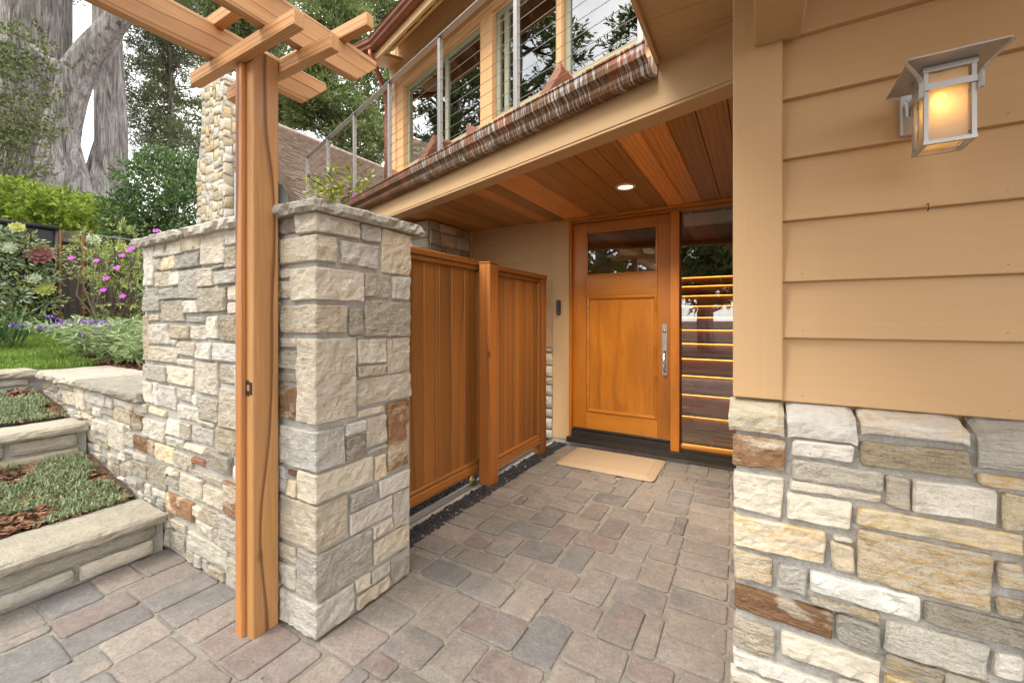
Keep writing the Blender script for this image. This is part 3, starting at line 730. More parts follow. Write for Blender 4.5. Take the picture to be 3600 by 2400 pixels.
# ---- lamp wall
PALK[0] = 0.97
wb = MB(); wb.box(-0.045, 2.6, YW + 0.012, 3.80, -0.05, 2.36); wb.build('wall', M['tan'], house)
zl = [0.981, 1.166, 1.329, 1.507, 1.688, 1.862, 2.04, 2.215, 2.39]
for i in range(len(zl) - 1):
    z0, z1 = zl[i] + (0.0 if i else 0.0), zl[i + 1] + 0.012
    x0, x1 = 0.062, 2.6
    V = []
    nn = 14
    for k in range(nn + 1):
        x = x0 + (x1 - x0) * k / nn; wv = 0.0015 * mnoise.noise(Vector((x * 3, z0 * 7, 2)))
        V += [(x, YW + 0.012, z0), (x, YW - 0.021 + wv, z0 + 0.0005), (x, YW - 0.022 + wv, z0 + 0.003), (x, YW + 0.001 + wv * 0.5, z1), (x, YW + 0.012, z1)]
    Fc = []
    for k in range(nn):
        for j in range(5): Fc.append((k * 5 + j, k * 5 + (j + 1) % 5, (k + 1) * 5 + (j + 1) % 5, (k + 1) * 5 + j))
    Fc += [tuple(range(5)), tuple(range(nn * 5, nn * 5 + 5))]
    poly('siding_board', V, Fc, M['tan'], house)
box('corner_board', -0.062, 0.066, YW - 0.034, YW + 0.02, 0.984, 2.384, M['tan_z'], house, 0.003)
box('outrigger_beam', -0.006, 0.112, -1.2, YW - 0.034, 2.03, 2.22, M['tan_beam'], house, 0.004)
# ---- stone wainscot
wain = empty('stone_base', (0.3, YS, 0)); wain.parent = house; wain.location = Vector((0.3, YS, 0)) - wloc(house)
mb = MB(); mb.box(-0.052, 2.6, YS + 0.009, YW + 0.01, -0.05, 0.948); mb.build('mortar', M['mortar'], wain)
W_ = [(115,262,392,465,5),(420,288,742,415),(780,275,1365,505,2),(1388,465,1643,555,2),(118,452,375,700),(422,392,897,565),(417,505,890,625),(928,478,1032,660),(1045,495,1492,733),
 (1532,575,1643,775,2),(400,562,727,768),(768,645,1643,905,2),(118,680,597,952),(632,782,738,832),(632,830,743,995,2),(760,762,1475,1195),(1495,925,1643,1090),(118,862,325,1065),
 (347,928,497,1107),(513,970,1095,1242),(515,1107,882,1243),(1495,1108,1643,1235),(1120,1138,1643,1385),(120,1050,638,1330,4),(120,1210,330,1440),(362,1295,878,1590),
 (662,1205,878,1415),(915,1228,1452,1555),(1478,1390,1643,1570),(120,1395,640,1650),(905,1540,1300,1650)]
frW = lambda u, v, w: Vector((u, YS + 0.010 - w, v)); fnW = lambda x, y: (lambda p: (p[0], p[2]))(onY(x, y, YS))
ww = clip_rects(zconv(W_, (2500, 1350), 1.4936, fnW), 0.009, 0.011)
ww = [[max(r[0], -0.066), r[1], max(0.0, r[2]), min(r[3], 0.905)] + r[4:] for r in ww if r[3] > 0.02]
ww += fill_rects(ww, (-0.066, 0.62, 0.0, 0.86), 0.011, lambda r: (r.uniform(0.10, 0.3), r.uniform(0.05, 0.11)), wr, 0.025)
ww += fill_rects(ww, (0.62, 1.5, 0.0, 0.86), 0.011, lambda r: (r.uniform(0.15, 0.32), r.uniform(0.06, 0.12)), wr, 0.025)
for k, R in enumerate(ww):
    rng = random.Random(4000 + k); kk = R[4] if len(R) > 4 else 0
    c = stone_col(R, rng)
    c = tuple(min(0.68, x * (1.08 if kk == 0 else 1.0)) for x in c)
    cs = [(u + rng.uniform(-.004, .004), v + rng.uniform(-.004, .004)) for u, v in rect4(R)]
    slab('stone', cs, frW, rng.uniform(0.014, 0.021), smat(R, 'stone_near'), wain, c, 0.0055, 0.0115, 0.003, seed=4400 + k, maxn=30, freq=32, flat=True)
def sill_stone(xa, xb, zbot, zf, zb, seed, col):
    rng = random.Random(seed); yf = YS - 0.012; nx = max(5, int((xb - xa) / 0.014))
    prof = [(YW, zbot), (yf + 0.03, zbot), (yf + 0.004, zbot + 0.004)] + [(yf, zbot + (zf - zbot) * t) for t in (0.25, 0.5, 0.75)] + [(yf + 0.003, zf - 0.003), (yf + 0.014, zf + 0.002)] + [(yf + (YW - yf) * t, zf + (zb - zf) * t) for t in (0.4, 0.7, 1.0)]
    V = []; Fc = []; n = len(prof)
    for i in range(nx + 1):
        x = xa + (xb - xa) * i / nx
        for j, (y, z) in enumerate(prof):
            nz = fnoise((x + seed, y * 1.3, z + seed * 0.3), 30, 4); e = (0.006 if i in (0, nx) and j > 1 else 0)
            V.append((x + (0.004 * mnoise.noise(Vector((z * 30, y * 30, seed))) if i in (0, nx) else 0), y - (0.007 * nz if 2 <= j <= 6 else 0) + e, z + (0.0025 * nz if j >= 7 else 0) - e))
    for i in range(nx):
        for j in range(n - 1): Fc.append((i * n + j, i * n + j + 1, (i + 1) * n + j + 1, (i + 1) * n + j))
    Fc += [tuple(range(n)), tuple(range(nx * n, nx * n + n))]
    poly('sill_stone', V, Fc, M['stone_near'], wain, col, smooth=False)
zz = lambda x, y: onY(2500 + x / 1.4936, 1350 + y / 1.4936, YS - 0.012)
sx = [(-0.07, zz(385, 200)[0], zz(250, 262)[2], zz(250, 145)[2]), (zz(402, 200)[0], zz(770, 200)[0], zz(600, 303)[2], zz(600, 183)[2]), (zz(792, 200)[0], zz(1365, 250)[0], zz(1100, 298)[2], zz(1100, 220)[2]),
      (zz(1415, 300)[0], zz(1415, 300)[0] + 0.24, zz(1420, 445)[2], zz(1420, 262)[2]), (zz(1415, 300)[0] + 0.255, zz(1415, 300)[0] + 0.5, 0.84, 0.925), (zz(1415, 300)[0] + 0.515, 2.0, 0.85, 0.925)]
for k, (a, b, zb_, zf) in enumerate(sx):
    sill_stone(a, b, zb_, zf, 0.979, 71 + k, [(0.54, 0.50, 0.40), (0.58, 0.56, 0.52), (0.58, 0.55, 0.49), (0.58, 0.55, 0.50)][k % 4])
# ---- soffit over the lamp wall
P0 = np.array([-0.08, 1.859]); DD = np.array([-0.956, 0.294]); DD = DD / np.linalg.norm(DD); NN = np.array([-DD[1] * -1, DD[0] * -1]); NN = np.array([DD[1], -DD[0]])
ANG = math.atan2(DD[1], DD[0])
def FP(s, off, z): q = P0 + DD * s + NN * off; return Vector((q[0], q[1], z))
def beamY(x, off=0.0):
    s = (x - P0[0] - NN[0] * off) / DD[0]; return P0[1] + DD[1] * s + NN[1] * off
def FB(name, s0, s1, o0, o1, z0, z1, mat, parent=None, bev=0.003, color=None):
    me = box_mesh(abs(s1 - s0), abs(o1 - o0), abs(z1 - z0), bev); me.name = name
    return link(name, me, mat, parent, FP((s0 + s1) / 2, (o0 + o1) / 2, (z0 + z1) / 2), color, ANG)
def Sp(px, py, off):
    r = ray(px, py); p = np.array([P0[0] + NN[0] * off, P0[1] + NN[1] * off]); t = (p @ NN) / (r[:2] @ NN)
    q = r[:2] * t; return (q - P0) @ DD, H + r[2] * t
ZS = 2.386
ys = [1.813 - 0.135 * k for k in range(0, 20)]
ye = [2.1] + ys
for k in range(len(ye) - 1):
    y1, y0 = ye[k], ye[k + 1] + 0.002
    pts = []
    x0, x1 = -0.372, 2.4
    def yb(x): return min(y1, beamY(x) - 0.003)
    # polygon: front edge y0, back edge limited by the angled beam
    xs = [x0, -0.3, -0.2, -0.1, 0.0, 0.2, x1]
    top = [(x, max(y0, yb(x))) for x in xs]
    if all(t[1] - y0 < 0.004 for t in top): continue
    V = [(x, y0, ZS) for x in xs] + [(x, y, ZS) for x, y in top] + [(x, y0, ZS + 0.015) for x in xs] + [(x, y, ZS + 0.015) for x, y in top]
    n = len(xs); Fc = []
    for i in range(n - 1):
        Fc += [(i, i + 1, n + i + 1, n + i), (2 * n + i, 3 * n + i, 3 * n + i + 1, 2 * n + i + 1), (i, 2 * n + i, 2 * n + i + 1, i + 1), (n + i, n + i + 1, 3 * n + i + 1, 3 * n + i)]
    Fc += [(0, n, 3 * n, 2 * n), (n - 1, 3 * n - 1, 4 * n - 1, 2 * n - 1)]
    poly('soffit_board', V, Fc, M['tan'], house)
box('soffit_trim', -0.390, -0.3725, -1.0, beamY(-0.38) - 0.004, ZS - 0.028, ZS + 0.10, M['tan_z'], house, 0.002)
mb = MB(); mb.box(-0.372, 2.6, -1.0, 1.80, ZS + 0.02, ZS + 0.14); mb.build('eave_roof', M['tan'], house)
# ---- entry beam, gutter, ceiling
SE = 5.52
FB('entry_beam', -0.10, SE, 0.0, 0.12, 2.164, 2.392, M['tan_beam'], house, 0.003)
FB('beam_lip', -0.10, SE, 0.004, 0.116, 2.150, 2.1635, M['tan_beam'], house, 0.002)
ZC = 2.212
FB('deck_slab', -0.3, SE, 0.12, 1.2, 2.30, 2.42, M['concrete'], house, 0)
gut = [(-0.006, 2.300), (-0.050, 2.292), (-0.068, 2.300), (-0.078, 2.318), (-0.082, 2.336), (-0.094, 2.350), (-0.112, 2.362), (-0.118, 2.385), (-0.118, 2.408), (-0.125, 2.412), (-0.125, 2.420), (-0.112, 2.420), (-0.110, 2.37), (-0.075, 2.33), (-0.05, 2.31), (-0.01, 2.31), (-0.006, 2.41)]
def extrude_profile(name, prof, s0, s1, mat, parent, n=24, wob=0.0):
    V = []; Fc = []; m = len(prof)
    for i in range(n + 1):
        s = s0 + (s1 - s0) * i / n
        for j, (o, z) in enumerate(prof): V.append(FP(s, o + wob * mnoise.noise(Vector((s * 3, j, 1))), z + wob * mnoise.noise(Vector((s * 2, j + 7, 3)))))
    for i in range(n):
        for j in range(m - 1): Fc.append((i * m + j, i * m + j + 1, (i + 1) * m + j + 1, (i + 1) * m + j))
        Fc.append((i * m + m - 1, i * m, (i + 1) * m, (i + 1) * m + m - 1))
    Fc += [tuple(range(m)), tuple(range(n * m, n * m + m))]
    return poly(name, V, Fc, mat, parent, rotz=ANG, origin=FP((s0 + s1) / 2, -0.06, 2.35))
extrude_profile('copper_gutter', gut, 0.315, SE, M['copper'], house, 40, 0.0015)
FB('deck_edge', 0.315, SE, -0.004, 0.11, 2.393, 2.415, M['bronze'], house, 0.001)
ceil = empty('entry_ceiling', (-1.5, 3, ZC)); ceil.parent = house; ceil.location = Vector((-1.5, 3, ZC)) - wloc(house)
x = -3.6; k = 0; crng = random.Random(3)
vals = [0.8, 1.2, 0.7, 1.0, 0.65, 1.1, 0.8, 1.0, 0.75, 0.65, 0.95, 0.7, 1.15, 0.6, 1.45, 1.2, 0.75, 0.62, 0.6, 0.66, 0.62, 1.5, 1.1, 0.55, 0.66, 0.8]
PWX = 0.1395
while x < 0.02:
    x1 = x + PWX; y0 = beamY((x + x1) / 2, 0.06)
    kv = vals[k % len(vals)]
    o = box('ceiling_plank', x + 0.0015, x1 - 0.0015, y0, 3.855, ZC, ZC + 0.018, M['ceil'], ceil, 0.003, (kv, kv * (0.92 if kv > 1 else 1.0), kv))
    x = x1; k += 1
mb = MB(); mb.box(-3.6, 0.05, 1.9, 3.9, ZC + 0.02, ZC + 0.035)
# recessed light
cl = empty('recessed_light', (-0.846, 3.133, ZC), 'round recessed ceiling light glowing in the wooden entry ceiling', 'ceiling light')
V = []; Fc = []; n = 32
for r, z in ((0.073, -0.001), (0.072, -0.007), (0.058, -0.009), (0.052, -0.003)):
    for i in range(n): a = 2 * math.pi * i / n; V.append((-0.846 + r * math.cos(a), 3.133 + r * math.sin(a), ZC + z))
for l in range(3):
    for i in range(n): Fc.append((l * n + i, l * n + (i + 1) % n, (l + 1) * n + (i + 1) % n, (l + 1) * n + i))
poly('trim_ring', V, Fc, M['white'], cl, smooth=True)
V = [(-0.846 + 0.0525 * math.cos(2 * math.pi * i / n), 3.133 + 0.0525 * math.sin(2 * math.pi * i / n), ZC - 0.0035) for i in range(n)]
poly('lens', V + [(v[0], v[1], v[2] + 0.002) for v in V], [tuple(range(n)), tuple(range(n, 2 * n))] + [(i, (i + 1) % n, n + (i + 1) % n, n + i) for i in range(n)], emit_mat('warm_lens', (1.0, 0.84, 0.36), 1.6), cl)
ld = bpy.data.lights.new('recessed_spot', 'SPOT'); ld.energy = 62; ld.color = (1.0, 0.86, 0.66); ld.spot_size = math.radians(120); ld.spot_blend = 0.9; ld.shadow_soft_size = 0.05
lo = bpy.data.objects.new('recessed_lamp', ld); COL.objects.link(lo); lo.parent = cl; lo.location = (0, 0, -0.012)

# ---- back wall of the entry (far left), stone column
YB = 3.86
zs_ = [0.94, 1.165, 1.385, 1.60, 1.815, 2.03, 2.215]
mb = MB(); mb.box(-3.6, -1.60, YB + 0.004, 4.0, -0.05, 2.30); mb.build('wall', M['tan'], house)
for a, b in zip(zs_[:-1], zs_[1:]):
    V = [(-2.78, YB + 0.004, a), (-2.78, YB - 0.016, a), (-2.78, YB - 0.002, b), (-2.78, YB + 0.004, b)]; V += [(-1.765, v[1], v[2]) for v in V]
    poly('siding_board', V, [(0, 1, 2, 3), (7, 6, 5, 4), (0, 4, 5, 1), (1, 5, 6, 2), (2, 6, 7, 3), (3, 7, 4, 0)], M['tan'], house)
box('inside_corner_trim', -2.79, -2.755, YB - 0.04, YB - 0.001, 0.0, 2.21, M['tan_z'], house, 0.002)
colm = empty('stone_column', (-3.1, 3.4, 0)); colm.parent = house; colm.location = Vector((-3.1, 3.4, 0)) - wloc(house)
mb = MB(); mb.box(-3.6, -2.80, 3.165, YB, -0.05, 2.205); mb.build('mortar', M['mortar'], colm)
frCx = lambda u, v, w: Vector((-2.80 + w, u, v)); frCy = lambda u, v, w: Vector((u, 3.165 - w, v))
def courses(u0, u1, z0, z1, rng, hs=(0.085, 0.15), ws=(0.12, 0.30), gap=0.012):
    out = []; z = z0
    while z < z1 - 0.03:
        h = min(rng.uniform(*hs), z1 - z); u = u0
        while u < u1 - 0.02:
            w = min(rng.uniform(*ws), u1 - u)
            if u1 - (u + w) < 0.06: w = u1 - u
            out.append([u + gap / 2, u + w - gap / 2, z + gap / 2, z + h - gap / 2]); u += w
        z += h
    return out
for fr, (u0, u1), br in ((frCx, (3.165, YB - 0.04), 1.0), (frCy, (-3.6, -2.80), 1.0)):
    for k, R in enumerate(courses(u0, u1, 1.35, 2.20, wr)):
        slab('stone', rect4(R), fr, 0.022, M['stone'], colm, tuple(x * br for x in pal(wr)), 0.004, 0.05, 0.003, seed=int(u0 * 100) + k, maxn=6)
# little stone base strip left of the door trim
frB = lambda u, v, w: Vector((u, YB - 0.01 - w, v))
for k, R in enumerate(courses(-2.05, -1.765, 0.02, 0.935, random.Random(21), (0.08, 0.14), (0.28, 0.3))):
    slab('stone', rect4(R), frB, 0.03, M['stone'], house, pal(wr), 0.004, 0.05, 0.003, seed=6600 + k, maxn=6)

# ---- door
YT = 3.835; YD = 3.90
dz = lambda x, y, Y=YD: onY(1900 + x / 1.494, 650 + y / 1.494, Y)
TRL, TRR = onY(1942, 1000, YT)[0], onY(2000, 1000, YT)[0]
box('door_casing', TRL, TRR, YT, YT + 0.05, 0.035, 2.185, M['tan_z'], house, 0.003)
box('door_header', TRL + 0.05, 0.2, YT + 0.004, YT + 0.055, 2.186, 2.210, M['door_x'], house, 0.002, (1.0, 1.1, 1.3))
DL = dz(172, 800)[0]; DR = dz(686, 800)[0]; ML, MR = DR + 0.004, dz(728, 800, YT)[0]
DT, DB = 2.155, 0.155
box('door_jamb', TRR + 0.002, DL - 0.004, YT + 0.012, YD + 0.05, 0.06, 2.185, M['door_z'], house, 0.002, (1.05, 1.0, 1.0))
box('head_jamb', TRR + 0.002, 0.2, YT + 0.015, YD + 0.05, DT + 0.004, 2.185, M['door_x'], house, 0.002, (0.8, 0.8, 0.8))
box('mullion_post', ML, MR, YT + 0.006, YD + 0.06, 0.075, DT + 0.003, M['door_z'], house, 0.003, (1.1, 1.05, 1.0))
door = empty('front_door', (0.5 * (DL + DR), YD, DB)); door.parent = house; door.location = Vector((0.5 * (DL + DR), YD, DB)) - wloc(house)
GL_, GR_ = dz(240, 300)[0], dz(615, 300)[0]
GT, GB = dz(240, 248)[2] , dz(240, 480)[2]
PT, PBm = dz(236, 585)[2], dz(236, 1190)[2]
for a, b in ((DL, GL_), (GR_, DR)): box('stile', a, b, YD, YD + 0.045, DB, DT, M['door_z'], door, 0.002, (1.0, 0.95, 0.9) if a == DL else (0.85, 0.8, 0.8))
for a, b, cc in ((GT, DT, 0.85), (PT, GB, 0.95), (DB, PBm, 1.15)): box('rail', GL_ + 0.0008, GR_ - 0.0008, YD + 0.0005, YD + 0.0445, a, b, M['door_x'], door, 0.002, (cc, cc, cc))
def frame_mould(name, x0, x1, z0, z1, y, wd, dp, mat, parent):
    V = []; Fc = []
    for dx, dy in ((0, 0), (wd * 0.35, -dp), (wd * 0.75, -dp * 0.55), (wd, dp)):
        V += [(x0 + dx, y + dy, z0 + dx), (x1 - dx, y + dy, z0 + dx), (x1 - dx, y + dy, z1 - dx), (x0 + dx, y + dy, z1 - dx)]
    for l in range(3):
        for i in range(4): Fc.append((l * 4 + i, l * 4 + (i + 1) % 4, (l + 1) * 4 + (i + 1) % 4, (l + 1) * 4 + i))
    return poly(name, V, Fc, mat, parent)
box('panel', GL_ + 0.01, GR_ - 0.01, YD + 0.012, YD + 0.034, PBm + 0.01, PT - 0.01, M['door_z'], door, 0.002, (1.08, 1.05, 1.0))
frame_mould('panel_moulding', GL_, GR_, PBm, PT, YD + 0.001, 0.034, 0.008, M['door_x'], door)
frame_mould('glass_moulding', GL_, GR_, GB, GT, YD + 0.001, 0.018, 0.004, M['door_x'], door)
box('glass_pane', GL_ + 0.004, GR_ - 0.004, YD + 0.016, YD + 0.022, GB + 0.004, GT - 0.004, M['glass_door'], door, 0)
# handle set
hx0, hx1 = dz(638, 850)[0], dz(668, 850)[0]; hz1, hz0 = dz(652, 730)[2], dz(652, 1000)[2]; hm = (hx0 + hx1) / 2
hp = box('handle_plate', hx0, hx1, YD - 0.007, YD, hz0, hz1, M['nickel'], door, 0.002)
gp = [(hm, YD - 0.008, hz0 + 0.035), (hm, YD - 0.032, hz0 + 0.045), (hm, YD - 0.045, hz0 + 0.09), (hm, YD - 0.046, hz0 + 0.15), (hm, YD - 0.036, hz0 + 0.195), (hm, YD - 0.008, hz0 + 0.21)]
tube('grip', gp, [0.009, 0.0085, 0.008, 0.008, 0.0085, 0.009], M['nickel'], hp, 10)
box('thumb_latch', hm - 0.016, hm + 0.016, YD - 0.035, YD - 0.007, hz0 + 0.222, hz0 + 0.230, M['nickel'], hp, 0.002)
cyl = tube('lock_cylinder', [(hm, YD - 0.006, hz1 - 0.065), (hm, YD - 0.013, hz1 - 0.065)], 0.015, M['nickel'], hp, 18)
box('keyhole', hm - 0.0015, hm + 0.0015, YD - 0.0142, YD - 0.012, hz1 - 0.070, hz1 - 0.060, M['black'], hp, 0)
box('door_sweep', DL, DR, YD - 0.004, YD + 0.04, DB - 0.026, DB - 0.001, M['bronze'], door, 0.004)
# threshold
mb = MB(); mb.box(TRR - 0.01, 0.1, YT - 0.045, 4.1, 0.030, 0.075); mb.box(TRR + 0.02, 0.1, YT + 0.01, 4.1, 0.075, 0.100); mb.box(DL - 0.004, DR + 0.004, YT + 0.03, 4.0, 0.100, 0.127)
mb.build('threshold', M['bronze'], house)
mb = MB(); mb.box(-1.80, 0.1, YT - 0.004, 4.0, -0.03, 0.0295); mb.build('door_footing', M['concrete'], house, (1, 1, 1))
# sidelight
sl = empty('sidelight', (-0.3, YD, 0.1)); sl.parent = house; sl.location = Vector((-0.3, YD, 0.1)) - wloc(house)
box('sill', MR + 0.001, 0.1, YD - 0.02, YD + 0.05, 0.10, 0.132, M['door_x'], sl, 0.004, (1.2, 1.1, 1.0))
box('glass_pane', MR + 0.004, 0.1, YD + 0.012, YD + 0.018, 0.133, DT, M['glass_door'], sl, 0)
box('glazing_bead', MR + 0.001, MR + 0.010, YD + 0.002, YD + 0.03, 0.133, DT, M['bronze'], sl, 0.001)
# doorbell
bz = onY(1987 - 20, 1080, YT); bx = onY(1965, 1080, YT)[0]; b1, b0 = onY(1967, 1054, YT)[2], onY(1967, 1108, YT)[2]
db = empty('doorbell', (bx, YT, b0), 'slim black video doorbell with round button on tan door casing', 'doorbell')
def capsule(name, cx, y0, y1, z0, z1, r, mat, parent):
    V = []; Fc = []; m = 20
    for y, k in ((y1, 1.0), (y0 + 0.003, 1.0), (y0, 0.86)):
        for i in range(m):
            a = 2 * math.pi * i / m; zc = (z1 - r) if math.sin(a) > 0 else (z0 + r)
            V.append((cx + r * k * math.cos(a), y, zc + r * k * math.sin(a)))
    for l in range(2):
        for i in range(m): Fc.append((l * m + i, l * m + (i + 1) % m, (l + 1) * m + (i + 1) % m, (l + 1) * m + i))
    Fc.append(tuple(range(2 * m, 3 * m))); Fc.append(tuple(range(m)))
    return poly(name, V, Fc, mat, parent)
capsule('body', bx, YT - 0.024, YT - 0.0005, b0, b1, 0.020, M['black'], db)
tube('button', [(bx, YT - 0.024, b0 + 0.024), (bx, YT - 0.028, b0 + 0.024)], 0.012, M['nickel'], db, 18)
tube('button_face', [(bx, YT - 0.028, b0 + 0.024), (bx, YT - 0.0295, b0 + 0.024)], 0.0085, M['black'], db, 18)
tube('camera_lens', [(bx, YT - 0.023, b1 - 0.020), (bx, YT - 0.0255, b1 - 0.020)], 0.007, M['dark'], db, 14)
# door mat
mt = empty('door_mat', (-1.07, 3.48, 0), 'beige cushioned mat lying before the front door', 'door mat')
V = []; Fc = []; mx0, mx1, my0, my1 = -1.470, -0.665, 3.225, 3.765; rings = [(0.0, 0.001), (0.0, 0.004), (0.012, 0.009), (0.052, 0.0175), (0.060, 0.0130), (0.068, 0.0175)]
m = 6
def rr(x0, x1, y0, y1, r):
    out = []
    for cx, cy, a0 in ((x1 - r, y1 - r, 0), (x0 + r, y1 - r, 90), (x0 + r, y0 + r, 180), (x1 - r, y0 + r, 270)):
        for i in range(m + 1): a = math.radians(a0 + 90 * i / m); out.append((cx + r * math.cos(a), cy + r * math.sin(a)))
    return out
for ins, z in rings: V += [(x, y, z) for x, y in rr(mx0 + ins, mx1 - ins, my0 + ins, my1 - ins, max(0.006, 0.045 - ins))]
n = 4 * (m + 1)
for l in range(len(rings) - 1):
    for i in range(n): Fc.append((l * n + i, l * n + (i + 1) % n, (l + 1) * n + (i + 1) % n, (l + 1) * n + i))
Fc.append(tuple(range((len(rings) - 1) * n, len(rings) * n)))
poly('pad', V, Fc, M['rubber'], mt)
V = []
for ins, z in ((-0.001, 0.0005), (-0.001, 0.0035), (0.003, 0.0042)): V += [(x, y, z) for x, y in rr(mx0 + ins, mx1 - ins, my0 + ins, my1 - ins, 0.045)]
Fc = []
for l in range(2):
    for i in range(n): Fc.append((l * n + i, l * n + (i + 1) % n, (l + 1) * n + (i + 1) % n, (l + 1) * n + i))
poly('base', V, Fc, M['black'], mt)
# interior seen through the sidelight and the door glass
room = MB(); room.box(-1.75, -1.70, 3.99, 8.3, 0.1, 3.2); room.box(0.5, 0.55, 3.95, 8.3, 0.1, 3.2); room.box(-1.75, 0.55, 8.3, 8.35, 0.1, 3.2); room.box(-1.75, 0.55, 4.3, 8.35, 3.2, 3.25)
room.build('interior_wall', simple('warm_plaster', (0.42, 0.33, 0.22), 0.8), house)
mb = MB(); mb.box(-1.7, 0.5, 4.0, 8.3, 0.06, 0.10); mb.build('interior_floor', wood_mat('floor_wood', (0.20, 0.12, 0.06), (0.10, 0.055, 0.025), 'X', 10, 0.3), house)
stair = empty('staircase', (-0.5, 5, 0.1)); stair.parent = house; stair.location = Vector((-0.5, 5, 0.1)) - wloc(house)
M['led'] = emit_mat('led_strip', (1.0, 0.42, 0.07), 4.0)
for k in range(11):
    y = 4.55 + 0.30 * k; z = 0.24 + 0.168 * k
    box('tread', -1.2, 0.495, y, y + 0.33, z, z + 0.04, M['door_x'], stair, 0.004, (0.75, 0.75, 0.75))
    box('riser', -1.2, 0.495, y + 0.035, y + 0.05, z - 0.13, z - 0.001, M['door_x'], stair, 0, (0.9, 0.9, 0.9))
    box('led_strip', -1.15, 0.40, y + 0.020, y + 0.028, z - 0.006, z - 0.002, M['led'], stair, 0)
# roller blind cassette at top of sidelight
box('blind_cassette', MR + 0.02, 0.09, YD + 0.06, YD + 0.12, DT - 0.11, DT - 0.01, M['white'], sl, 0.004)
for xx in (-0.50, -0.24): box('blind_bracket', xx - 0.012, xx + 0.012, YD + 0.05, YD + 0.058, DT - 0.03, DT - 0.004, M['white'], sl, 0.001)

# ------------------------------------------------------------------ wall lantern
lam = empty('wall_lantern', (0.36, 1.45, 1.6), 'lit pewter craftsman wall lantern with seeded glass on tan siding', 'wall lantern')
lx0, lx1, ly0, ly1, lz0, lz1 = 0.318, 0.400, 1.250, 1.333, 1.605, 1.771
bp = 0.0075
mb = MB()
for x in (lx0, lx1 - bp):
    for y in (ly0, ly1 - bp): mb.box(x, x + bp, y, y + bp, lz0, lz1)
mb.build('corner_bars', M['lampmetal'], lam)
mb = MB()
mb.box(lx0 - .001, lx1 + .001, ly0 - .001, ly0 + bp, lz0 - .003, lz0 + .005); mb.box(lx0 - .001, lx1 + .001, ly1 - bp, ly1 + .001, lz0 - .003, lz0 + .005); mb.box(lx0 - .001, lx0 + bp, ly0 + bp, ly1 - bp, lz0 - .003, lz0 + .005); mb.box(lx1 - bp, lx1 + .001, ly0 + bp, ly1 - bp, lz0 - .003, lz0 + .005)
mb.build('bottom_frame', M['lampmetal'], lam)
mb = MB()
mb.box(lx0 - .002, lx1 + .002, ly0 - .002, ly0 + bp, lz1 - .012, lz1); mb.box(lx0 - .002, lx1 + .002, ly1 - bp, ly1 + .002, lz1 - .012, lz1); mb.box(lx0 - .002, lx0 + bp, ly0 + bp, ly1 - bp, lz1 - .012, lz1); mb.box(lx1 - bp, lx1 + .002, ly0 + bp, ly1 - bp, lz1 - .012, lz1)
mb.build('top_frame', M['lampmetal'], lam)
zc0, zc1 = lz1 - 0.052, lz1 - 0.038
mb = MB()
mb.box(lx0 - .004, lx1 + .004, ly0 - .005, ly0 - .001, zc0, zc1); mb.box(lx0 - .004, lx1 + .004, ly1 + .001, ly1 + .005, zc0, zc1); mb.box(lx0 - .005, lx0 - .001, ly0 - .001, ly1 + .001, zc0, zc1); mb.box(lx1 + .001, lx1 + .005, ly0 - .001, ly1 + .001, zc0, zc1)
mb.build('cross_bar', M['lampmetal'], lam)
rx0, rx1, ry0, ry1 = 0.282, 0.434, 1.198, 1.385
cx, cy = (rx0 + rx1) / 2, (ry0 + ry1) / 2
V = [(rx0, ry0, lz1 + .001), (rx1, ry0, lz1 + .001), (rx1, ry1, lz1 + .001), (rx0, ry1, lz1 + .001), (rx0, ry0, lz1 + .004), (rx1, ry0, lz1 + .004), (rx1, ry1, lz1 + .004), (rx0, ry1, lz1 + .004), (cx, cy, lz1 + 0.022)]
poly('roof_plate', V, [(3, 2, 1, 0), (0, 1, 5, 4), (1, 2, 6, 5), (2, 3, 7, 6), (3, 0, 4, 7), (4, 5, 8), (5, 6, 8), (6, 7, 8), (7, 4, 8)], M['lampmetal'], lam)
def bracket(px_, py_, dx, dy):
    pts = [(px_, py_, zc0 - 0.016), (px_, py_, zc1 + 0.002), (px_ + dx * 0.007, py_ + dy * 0.007, zc1 + 0.014), (px_ + dx * 0.020, py_ + dy * 0.020, lz1 - 0.010), (px_ + dx * 0.033, py_ + dy * 0.033, lz1 + 0.0005)]
    V = []; Fc = []; nx_, ny_ = -dy, dx; L_ = math.hypot(dx, dy)
    for (x, y, z) in pts:
        for a, b in ((-1, -1), (1, -1), (1, 1), (-1, 1)):
            V.append((x + nx_ / L_ * 0.004 * a + dx / L_ * 0.003 * b, y + ny_ / L_ * 0.004 * a + dy / L_ * 0.003 * b, z + 0.0015 * b))
    for i in range(len(pts) - 1):
        for j in range(4): Fc.append((i * 4 + j, i * 4 + (j + 1) % 4, i * 4 + 4 + (j + 1) % 4, i * 4 + 4 + j))
    Fc += [(0, 1, 2, 3), (16, 17, 18, 19)]
    poly('corner_bracket', V, Fc, M['lampmetal'], lam)
for x, dx in ((lx0 - .005, -1), (lx1 + .005, 1)):
    for y, dy in ((ly0 - .006, -1), (ly1 + .006, 1)): bracket(x, y, dx, dy)
box('back_plate', 0.322, 0.404, 1.438, 1.4575, 1.692, 1.81, M['lampmetal'], lam, 0.003)
box('arm', 0.350, 0.370, 1.30, 1.438, 1.752, 1.770, M['lampmetal'], lam, 0.002)
